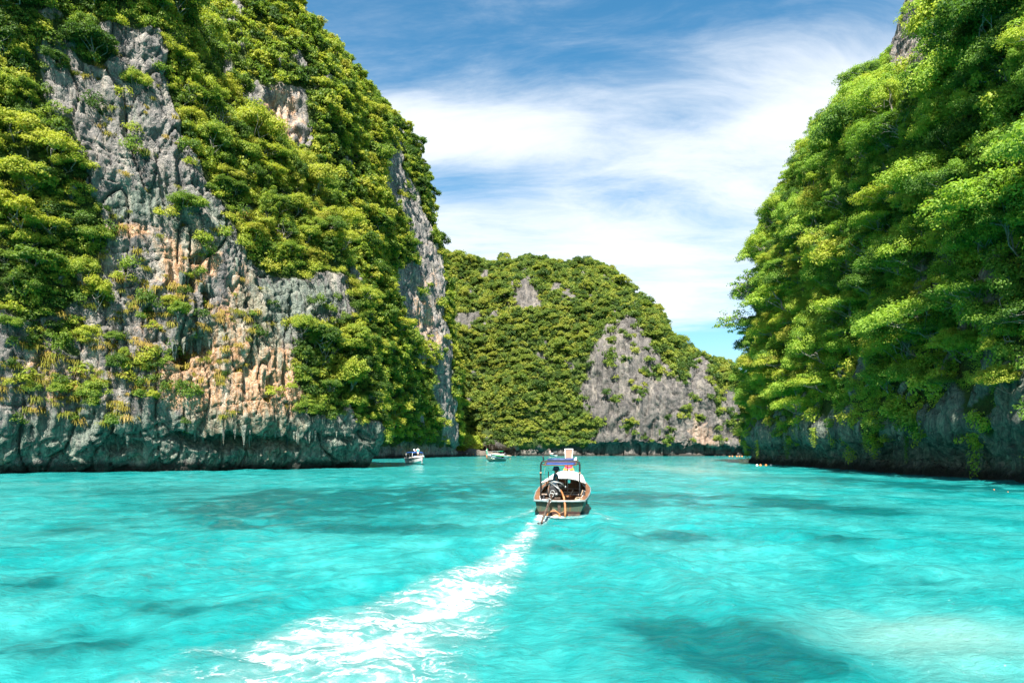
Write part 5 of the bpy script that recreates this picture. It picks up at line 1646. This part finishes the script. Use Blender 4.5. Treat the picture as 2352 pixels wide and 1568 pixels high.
# ---- white speedboat by the tall cliff
def speedboat(loc, heading):
    e = empty('speedboat', loc, heading)
    tag(e, 'white speedboat with blue sun roof moored off the tall cliff', 'boat')
    L = 8.2
    rings = []; rt = []
    for j in range(24):
        u = j / 23; y = L * u
        hb = 1.25 * (1 - max(0, u - 0.5) ** 2.2 * 4.2); hb = max(hb, 0.05)
        gz = 1.0 + 0.45 * u ** 1.6; kz = -0.35 + max(0, u - 0.55) ** 2 * 3.0
        ch = kz + (gz - kz) * (0.30 + 0.12 * u)
        half = [(0, kz), (hb * 0.80 * (1 - 0.35 * u), ch), (hb * 0.84 * (1 - 0.2 * u), ch + 0.05), (hb, gz)]
        rings.append([Vector((-x, y + 0.25 * u * (z + 0.35), z)) for x, z in reversed(half)] + [Vector((x, y + 0.25 * u * (z + 0.35), z)) for x, z in half[1:]])
        rt.append((hb, y + 0.25 * u * (gz + 0.35), gz))
    m = MB().loft(rings, False, False, False); m._add(rings[0], [tuple(range(7))])
    m.build('hull', M_WHITE, e)
    # rounded gunwale band, deck
    def band(dz0, dz1, out, nm, mt):
        q = MB()
        for s in (-1, 1):
            q.loft([[Vector((s * (hb + out), y, gz + dz0)), Vector((s * (hb + out), y, gz + dz1)), Vector((s * (hb - 0.06), y, gz + dz1)), Vector((s * (hb - 0.06), y, gz + dz0))][::s] for hb, y, gz in rt], True, True, False)
        return q.build(nm, mt, e)
    band(-0.10, -0.02, 0.02, 'red_stripe', paint('dark_red_stripe', (0.25, 0.02, 0.02), 0.4, 0.1, 4))
    band(-0.02, 0.24, 0.05, 'gunwale', M_WHITE)
    MB().loft([[Vector((-hb, y, gz + 0.1)), Vector((0, y, gz + 0.18)), Vector((hb, y, gz + 0.1))] for hb, y, gz in rt[13:]], False, False, True).build('foredeck', M_WHITE, e, solid=0.03)
    MB().box((0, 2.8, 0.62), (2.1, 5.4, 0.05)).build('cockpit_floor', M_GREYBOX, e)
    for y in (0.9, 2.3, 3.6):
        for s in (-1, 1):
            MB().box((s * 0.62, y, 0.88), (0.7, 0.6, 0.45)).build('bench_seat', M_WHITE, e, 0.04)
    MB().loft([[Vector((x, 4.9 - 0.3 * k - 0.35 * x * x, 1.45 + 0.42 * k)) for x in (-1.0, -0.5, 0, 0.5, 1.0)] for k in range(2)], False, False, True).build('windscreen', M_TEALGLASS, e, solid=0.02)
    awning(e, 0.6, 5.4, 1.15, 1.10, 2.36, 2.42, 0.16, M_BLUE, 'sun_roof')
    MB().loft([[Vector((x, 5.42, 2.40 - 0.16 * abs(x / 1.1) ** 2.2 - 0.18 * k)) for x in np.linspace(-1.1, 1.1, 9)] for k in range(2)], False, False, True).build('roof_valance', M_BLUE, e, solid=0.02)
    for y in (0.7, 3.0, 5.2):
        for s in (-1, 1):
            MB().tube([(s * 1.1, y, 1.2), (s * 1.08, y, 2.2)], 0.03, 6).build('roof_post', M_WHITE, e)
    for x, y in ((-0.55, 4.4), (0.45, 4.4)):
        MB().tube([(x, y, 2.3), (x - 0.05, y - 0.1, 2.95)], 0.035, 6).build('antenna', M_WHITE, e)
    MB().tube([(-0.35, 3.9, 2.3), (-0.35, 3.9, 2.55), (0.3, 3.9, 2.55), (0.3, 3.9, 2.3)], 0.03, 6).build('light_bar', M_WHITE, e)
    MB().ball((-0.02, 3.9, 2.62), 0.09).build('beacon', M_ORANGE, e)
    for s in (-0.3, 0.25):
        MB().tube([(s, 3.9, 2.5), (s, 3.9, 3.0)], 0.012, 5).build('flag_staff', M_STEEL, e)
        MB().loft([[Vector((s + 0.02 + 0.12 * i, 3.9 + 0.03 * math.sin(i * 2), 3.0 - 0.22 * k - 0.03 * i)) for i in range(3)] for k in range(2)], False, False, False).build('flag', M_WHITE, e, solid=0.01)
    for s in (-0.5, 0.5):
        MB().box((s, -0.35, 0.55), (0.34, 0.5, 0.75)).build('outboard_motor', M_BLACK, e, 0.06)
    # name painted on the port bow, too small to read
    nm = MB()
    for k in range(7):
        if k == 3: continue
        nm.box((0, 0.16 * k, 0), (0.012, 0.10, 0.10 + 0.05 * ((k * 7) % 3)))
    n_ = nm.build('hull_lettering', M_NAVY, e); n_.location = (-1.245, 3.6, 0.82); n_.rotation_euler = (0, -0.25, 0)
    n2_ = n_.copy(); link(n2_, e); n2_.location = (1.245, 3.6, 0.82); n2_.rotation_euler = (0, 0.25, 0)
    for s in (-0.75, 0.85):
        MB().ball((s, 6.0, 1.5), 0.22, 10, 7, (1.2, 1, 0.8)).build('blue_fender', M_BLUE, e)
    MB().tube([(-0.9, 6.4, 1.35), (-0.75, 7.2, 1.75), (0, 8.4, 1.95), (0.75, 7.2, 1.75), (0.9, 6.4, 1.35)], 0.02, 6).build('bow_rail', M_STEEL, e)
    return e


sbx, sby = (421.3 - 512) / F_PX * 135, 135.0
hd = math.radians(25)
bow = Vector((math.sin(hd), -math.cos(hd), 0))
sl = Vector((sbx, sby, 0)) - bow * 7.6
speedboat((sl.x, sl.y, 0.05), math.atan2(-bow.x, bow.y))
pp = Vector((sbx, sby, 0)) - bow * 1.9 + Vector((-0.1, 0, 0))
person('person in bright blue top and white hat standing on the speedboat bow', (pp.x, pp.y, 1.48), math.pi + 0.3, (0.05, 0.42, 0.55), (0.7, 0.68, 0.62), (0.8, 0.78, 0.75), detail=False, h=1.6)

# ---- three longtails moored by the far beach
SH2 = HullShape(8.0, [(0, 0.75), (1, 0.9), (3, 1.05), (5, 0.95), (6.5, 0.65), (7.4, 0.35), (8, 0.1)], [(0, 0.55), (2, 0.65), (4, 0.82), (6, 1.1), (8, 1.5)], -0.2)


def moored(loc, bowdir, hull, label, aw, prow_mat, deck_mat, extra=None, shaft=True, frame=None, s=1.0):
    hdg = math.atan2(bowdir[0], bowdir[1])
    e = longtail('longtail_boat', label, loc, hdg, SH2, (hull, M_WOOD, deck_mat))
    e.scale = (s, s, s)
    prow(e, 8.0, 1.2, 2.7, 0.22, 0.36, prow_mat, 0.5)
    for (y0, y1, hw, z, mt) in aw:
        awning(e, y0, y1, hw, hw * 0.9, z, z + 0.12, 0.2, mt, 'awning', (y0 + 0.15, y1 - 0.15), SH2, 0.01)
    for y, z in ((1.6, 0.55), (3.2, 0.6), (4.8, 0.7)):
        MB().box((0, y, z), (1.6 if y < 4 else 1.3, 0.28, 0.05)).build('thwart', M_WOODG, e)
    MB().box((0, 0.45, 0.95), (0.42, 0.6, 0.45)).box((0.05, 0.45, 1.2), (0.3, 0.4, 0.2)).build('engine', M_BLACK, e, 0.04)
    if shaft:
        MB().tube([(0, 0.3, 1.0), (0.15, -1.5, 0.85), (0.3, -3.6, 0.55)], [0.06, 0.05, 0.04], 7).build('propeller_shaft', M_RUST, e)
        pmb = MB()
        for k in range(3):
            a = k * 2.094
            pmb.loft([[Vector((0.3 + math.cos(a + q) * r, -3.62, 0.55 + math.sin(a + q) * r)) for q in (-0.4, 0, 0.4)] for r in (0.03, 0.16, 0.28)], False, False, True)
        pmb.build('propeller', M_ROPE, e, solid=0.02)
    if frame:
        fm = MB()
        for x in (-0.6, 0.6):
            for y in frame:
                fm.tube([(x, y, 0.7), (x, y, 2.1)], 0.03, 6)
        fm.build('roof_frame', M_WOODG, e)
        MB().box((0, sum(frame) / len(frame), 2.12), (1.4, frame[-1] - frame[0] + 0.3, 0.05)).build('roof_sheet', frame and M_CANVAS, e)
    return e


M_GREENCLOTH = paint('green_tarpaulin', (0.01, 0.33, 0.10), 0.7, 0.2, 3)
bd = Vector((-0.50, -0.866, 0)).normalized()
g0 = Vector(((487.8 - 512) / F_PX * 167, 167, 0)) - bd * 7.6
GB = moored((g0.x, g0.y, 0.05), bd, M_HULL_G, 'dark green longtail boat with green awning moored off the beach', [(2.2, 5.0, 0.85, 1.45, M_GREENCLOTH), (0.9, 2.3, 0.8, 1.35, M_GREENCLOTH)], paint('green_prow', (0.10, 0.36, 0.22), 0.5, 0.2, 4, dirt=(0.6, 0.62, 0.55)), paint('blue_rail', (0.10, 0.25, 0.42), 0.5, 0.2, 4))
MB().box((0.15, 2.4, 1.0), (0.9, 0.9, 0.6)).build('white_cabin', M_WHITE, GB, 0.03)
MB().lathe((0.6, 2.4, 1.05), [(0.14, -0.02), (0.14, 0.02)], 14, (0, math.pi / 2, 0)).build('porthole', M_BLACK, GB)
em = empty('bow_emblem', (0, 0, 0)); em.parent = GB
for s in (-1, 1):
    y = 6.75
    x = interp(SH2.beam, y) * 0.93
    MB().lathe((s * x, y, 0.98), [(0.20, -0.015), (0.20, 0.015)], 16, (0, math.pi / 2, s * 0.36)).build('emblem_disc', M_WHITE, em)
    m = MB()
    for r in range(2):
        for k in range(5):
            yy = 6.35 - 0.16 * k
            m.box((s * (interp(SH2.beam, yy) * 0.955), yy, 0.92 - r * 0.26), (0.02, 0.10, 0.11 + 0.04 * ((k * 5 + r) % 3)), (0, 0, s * 0.36))
    m.build('hull_lettering', M_WHITE, em)
for k, (x, col) in enumerate(((-0.12, M_ORANGE), (0.0, M_REDP), (0.1, M_YEL))):
    MB().loft([[Vector((x + 0.02 * j, 8.05 + 0.05 * math.sin(j + i), 1.55 - 0.3 * i)) for j in range(3)] for i in range(4)], False, False, True).build('bow_ribbon', col, GB, solid=0.03)


def on_boat(e, x, y, z):
    M = Matrix.Translation(e.location) @ Matrix.Rotation(e.rotation_euler.z, 4, 'Z')
    return M @ (Vector((x, y, z)) * e.scale.x)


person('person in white top sitting up at the bow of the green longtail', on_boat(GB, 0.05, 6.7, 0.55), 2.2, (0.75, 0.75, 0.72), (0.1, 0.2, 0.35), detail=False, h=1.55)
person('person in dark clothes standing behind the bow of the green longtail', on_boat(GB, -0.05, 5.9, 0.35), 1.2, (0.05, 0.06, 0.10), (0.03, 0.03, 0.05), (0.4, 0.3, 0.2), detail=False, h=1.65)
person('person in white shirt standing at the stern of the green longtail', on_boat(GB, 0.1, 1.2, 0.3), -1.0, (0.78, 0.78, 0.76), (0.5, 0.5, 0.5), detail=False, h=1.6)
bd2 = Vector((-0.86, -0.5, 0)).normalized()
w0 = Vector(((507 - 512) / F_PX * 262, 262, 0))
WB = moored((w0.x, w0.y, 0.05), bd2, M_HULL_W, 'white longtail boat with pale awnings moored behind the green longtail', [(1.6, 6.2, 0.95, 1.25, M_CANVAS)], M_WHITE, paint('aqua_rail', (0.35, 0.6, 0.6), 0.5, 0.2, 4), frame=(2.2, 4.2, 6.0), s=1.1)
awning(WB, 1.8, 3.4, 0.8, 0.8, 2.22, 2.26, 0.1, M_GREENCLOTH, 'roof_cover')
for k, c in enumerate((M_GREENCLOTH, M_PINK)):
    MB().tube([(0.1 * k, 7.9, 2.4), (0.12 * k, 8.0, 3.2)], 0.03, 6).build('pennant_staff', M_ROPE, WB)
    MB().loft([[Vector((0.1 * k + 0.02 * i, 7.95 - 0.2 * i, 3.15 - 0.4 * j - 0.1 * i)) for i in range(3)] for j in range(2)], False, False, True).build('pennant', c, WB, solid=0.02)
person('boatman in dark shirt standing at the stern of the white longtail', on_boat(WB, 0, 0.9, 0.4), 0.4, (0.06, 0.09, 0.16), (0.05, 0.05, 0.06), detail=False, h=1.6)
bd3 = Vector((-0.30, 0.95, 0)).normalized()
t0_ = Vector(((556 - 512) / F_PX * 322, 322, 0))
TB = moored((t0_.x, t0_.y, 0.05), bd3, M_HULL_W, 'tiny longtail boat with pink prow ribbons under the far cliff', [(2.5, 5.0, 0.9, 1.35, M_CANVAS)], paint('pink_prow', (0.62, 0.32, 0.28), 0.6, 0.2, 4), M_WHITE, frame=(0.6, 2.2), shaft=False)
MB().box((0.3, 3.0, 1.1), (0.8, 0.8, 0.5)).build('blue_bundle', M_BLUE, TB, 0.08)

# ---- bathers on the far beach
for px, col, lb in ((467, (0.75, 0.74, 0.70), 'bather in white top with orange float on the far beach'), (470.5, (0.55, 0.30, 0.2), 'bather in tan standing in shallows below the beach bush'), (473.5, (0.70, 0.25, 0.08), 'bather in orange vest beside the pointed boulder'), (475.5, (0.03, 0.12, 0.45), 'bather in blue shorts wading beside the pointed boulder')):
    person(lb, ((px - 512) / F_PX * 326, 326, -0.25 if px > 470 else 0.0), random.uniform(2, 4), col, (0.03, 0.12, 0.4) if px > 475 else (0.3, 0.12, 0.05), detail=False, group='bathers on the far beach')

# ---- marker floats
def marker(px, py, r, label, group, mat=M_ORANGE):
    x, y = on_water(px, py)
    e = empty('marker_float', (x, y, 0.0))
    tag(e, label, 'float', group)
    MB().ball((0, 0, r * 0.35), r, 10, 7, (1, 1, 0.9)).build('float_body', mat, e)
    MB().torus((0, 0, r * 1.25), r * 0.25, r * 0.08, (math.pi / 2, 0, 0), 10, 5).build('ring', M_STEEL, e)


for k, px in enumerate((729.5, 732.4, 736.8, 739.4, 742)):
    marker(px, 456.0, 0.32, ('leftmost', 'second', 'middle', 'fourth', 'rightmost')[k] + ' orange float in the line below the far grey rock face', 'line of floats below the far rock face')
for px, lb, mt in ((757, 'white float nearest the undercut tip of the right cliff', M_WHITE), (760.5, 'orange float second from the tip of the right cliff', M_ORANGE), (766, 'orange float third from the tip of the right cliff', M_ORANGE), (771, 'white float farthest from the tip of the right cliff', M_WHITE)):
    marker(px, 465.2, 0.22, lb, 'floats off the right cliff', mt)
for px, py, lb in ((994, 489.5, 'small orange float in the shade under the right cliff'), (1008, 492, 'small orange float closest to the right picture edge')):
    marker(px, py, 0.055, lb, 'floats off the right cliff')

# ------------------------------------------------------------------ foam behind and beside the longtail
def make_foam_mat():
    m, t = mat_new('foam')
    geo = t.n('ShaderNodeNewGeometry'); P = geo.outputs['Position']
    a = t.n('ShaderNodeAttribute', attribute_name='dens').outputs['Fac']
    wn_ = t.n('ShaderNodeTexNoise'); t.l(P, wn_.inputs['Vector']); wn_.inputs['Scale'].default_value = 1.6; wn_.inputs['Detail'].default_value = 4
    sc_ = t.n('ShaderNodeVectorMath', operation='SCALE'); t.l(wn_.outputs['Color'], sc_.inputs[0]); sc_.inputs['Scale'].default_value = 0.9
    ad = t.n('ShaderNodeVectorMath', operation='ADD'); t.l(P, ad.inputs[0]); t.l(sc_.outputs[0], ad.inputs[1])
    def ridge(scale, power, off):
        n_ = t.noise(t.vmul(ad.outputs[0], (0.8, 1.15, 1), (off, off * 0.7, 0)), scale, 7, 0.6, 0.9)
        r_ = t.math('SUBTRACT', 1.0, t.math('MULTIPLY', t.math('ABSOLUTE', t.math('SUBTRACT', n_, 0.5)), 7.0), True)
        return t.math('POWER', r_, power)
    l1 = ridge(1.1, 1.4, 2.0); l2 = ridge(2.6, 1.6, 9.0)
    n1 = t.noise(P, 1.3, 6, 0.65, 0.8); n2 = t.noise(P, 7.0, 6, 0.7, 0.5)
    f = t.math('ADD', t.math('MULTIPLY', l1, 0.75), t.math('MULTIPLY', l2, 0.45))
    f = t.math('ADD', f, t.math('MULTIPLY', t.math('SUBTRACT', n1, 0.5), 1.1))
    f = t.math('ADD', f, t.math('MULTIPLY', t.math('SUBTRACT', n2, 0.5), 0.7))
    f = t.math('ADD', f, t.math('MULTIPLY', t.math('SUBTRACT', a, 1.0), 1.35))
    k = t.math('MULTIPLY', t.smooth(f, 0.14, 1.12), 0.93)
    milk = t.math('MULTIPLY', t.smooth(t.math('ADD', a, t.math('MULTIPLY', t.math('SUBTRACT', n1, 0.5), 0.9)), 0.35, 1.15), 0.62)
    d = t.n('ShaderNodeBsdfDiffuse'); t.l(t.mix(k, (0.13, 0.30, 0.29, 1), (0.60, 0.63, 0.63, 1)), d.inputs[0])
    k = t.math('MAXIMUM', k, milk)
    tr = t.n('ShaderNodeBsdfTransparent')
    mx = t.n('ShaderNodeMixShader'); t.l(k, mx.inputs[0]); t.l(tr.outputs[0], mx.inputs[1]); t.l(d.outputs[0], mx.inputs[2])
    bp = t.n('ShaderNodeBump'); bp.inputs['Strength'].default_value = 0.6; bp.inputs['Distance'].default_value = 0.05
    t.l(n2, bp.inputs['Height']); t.l(bp.outputs[0], d.inputs['Normal'])
    o = t.n('ShaderNodeOutputMaterial'); t.l(mx.outputs[0], o.inputs[0])
    return m


M_FOAM = make_foam_mat()


def foam_sheet(name, label, line, half, dens, n=260, m=70, dz=0.012):
    line = np.asarray(line, float)
    L = np.concatenate([[0], np.cumsum(np.linalg.norm(np.diff(line, axis=0), axis=1))]); L /= L[-1]
    s = np.linspace(0, 1, n)
    C = hermite(L, line, s); T = np.gradient(C, axis=0); T /= np.linalg.norm(T, axis=1, keepdims=True)
    Nn = np.stack([T[:, 1], -T[:, 0]], 1)
    hw = np.interp(s, [a for a, b in half], [b for a, b in half])
    t = np.linspace(-1, 1, m)
    XY = C[:, None] + Nn[:, None] * (hw[:, None] * t[None])[..., None]
    X = XY[..., 0].astype(np.float32); Y = XY[..., 1].astype(np.float32)
    d0 = np.interp(s, [a for a, b in dens], [b for a, b in dens])[:, None]
    edge = 1 - np.abs(t)[None] ** 2.2 + 0.25 * fbm(X * 0.8, Y * 0.8, 0 * X + 4, 3)
    dn = np.clip(d0 * edge, -1, 1.6) * np.clip((1 - np.abs(t)[None]) * 6, 0, 1)
    Z = water_h(X, Y) + dz + 0.03 * np.clip(dn, 0, 1) * (0.5 + fbm(X * 3, Y * 3, 0 * X, 3))
    V = np.stack([X, Y, Z], -1).reshape(-1, 3)
    i = np.arange(n * m).reshape(n, m)
    F = np.stack([i[:-1, :-1], i[:-1, 1:], i[1:, 1:], i[1:, :-1]], -1).reshape(-1, 4)
    me = np_mesh(name, V, F, M_FOAM, smooth=True); set_attr(me, 'dens', dn.ravel())
    tag(link(bpy.data.objects.new(name, me)), label, kind='stuff')


foam_sheet('wake_foam', 'white foam trail left behind the speeding longtail', WAKE, [(0, 0.38), (0.12, 0.42), (0.35, 0.55), (0.6, 1.1), (0.8, 2.0), (1, 3.2)], [(0, 1.5), (0.1, 1.15), (0.2, 0.9), (0.45, 0.95), (0.7, 1.0), (0.9, 0.95), (1, 0.85)], 320, 90)
foam_sheet('stern_foam', 'churned white water round the stern of the longtail', [(0.75, 27.75), (1.5, 27.45), (2.2, 27.35), (2.9, 27.6), (3.35, 28.2)], [(0, 0.2), (0.3, 0.5), (0.7, 0.5), (1, 0.2)], [(0, 0.3), (0.3, 1.25), (0.6, 0.8), (1, 0.2)], 60, 24, 0.03)
foam_sheet('side_foam', 'thin foam streaks to the left of the longtail', [(1.15, 31.5), (0.75, 29.3), (0.2, 27.6), (-0.6, 25.8), (-1.8, 23.5)], [(0, 0.15), (0.4, 0.5), (1, 0.9)], [(0, 0.5), (0.4, 0.75), (1, 0.25)], 90, 26)
foam_sheet('side_foam', 'thin foam streaks to the right of the longtail', [(3.55, 31.5), (3.6, 29.8), (3.75, 28.2), (4.0, 26.4), (4.3, 23.8)], [(0, 0.15), (0.4, 0.5), (1, 0.9)], [(0, 0.5), (0.4, 0.7), (1, 0.25)], 90, 26)
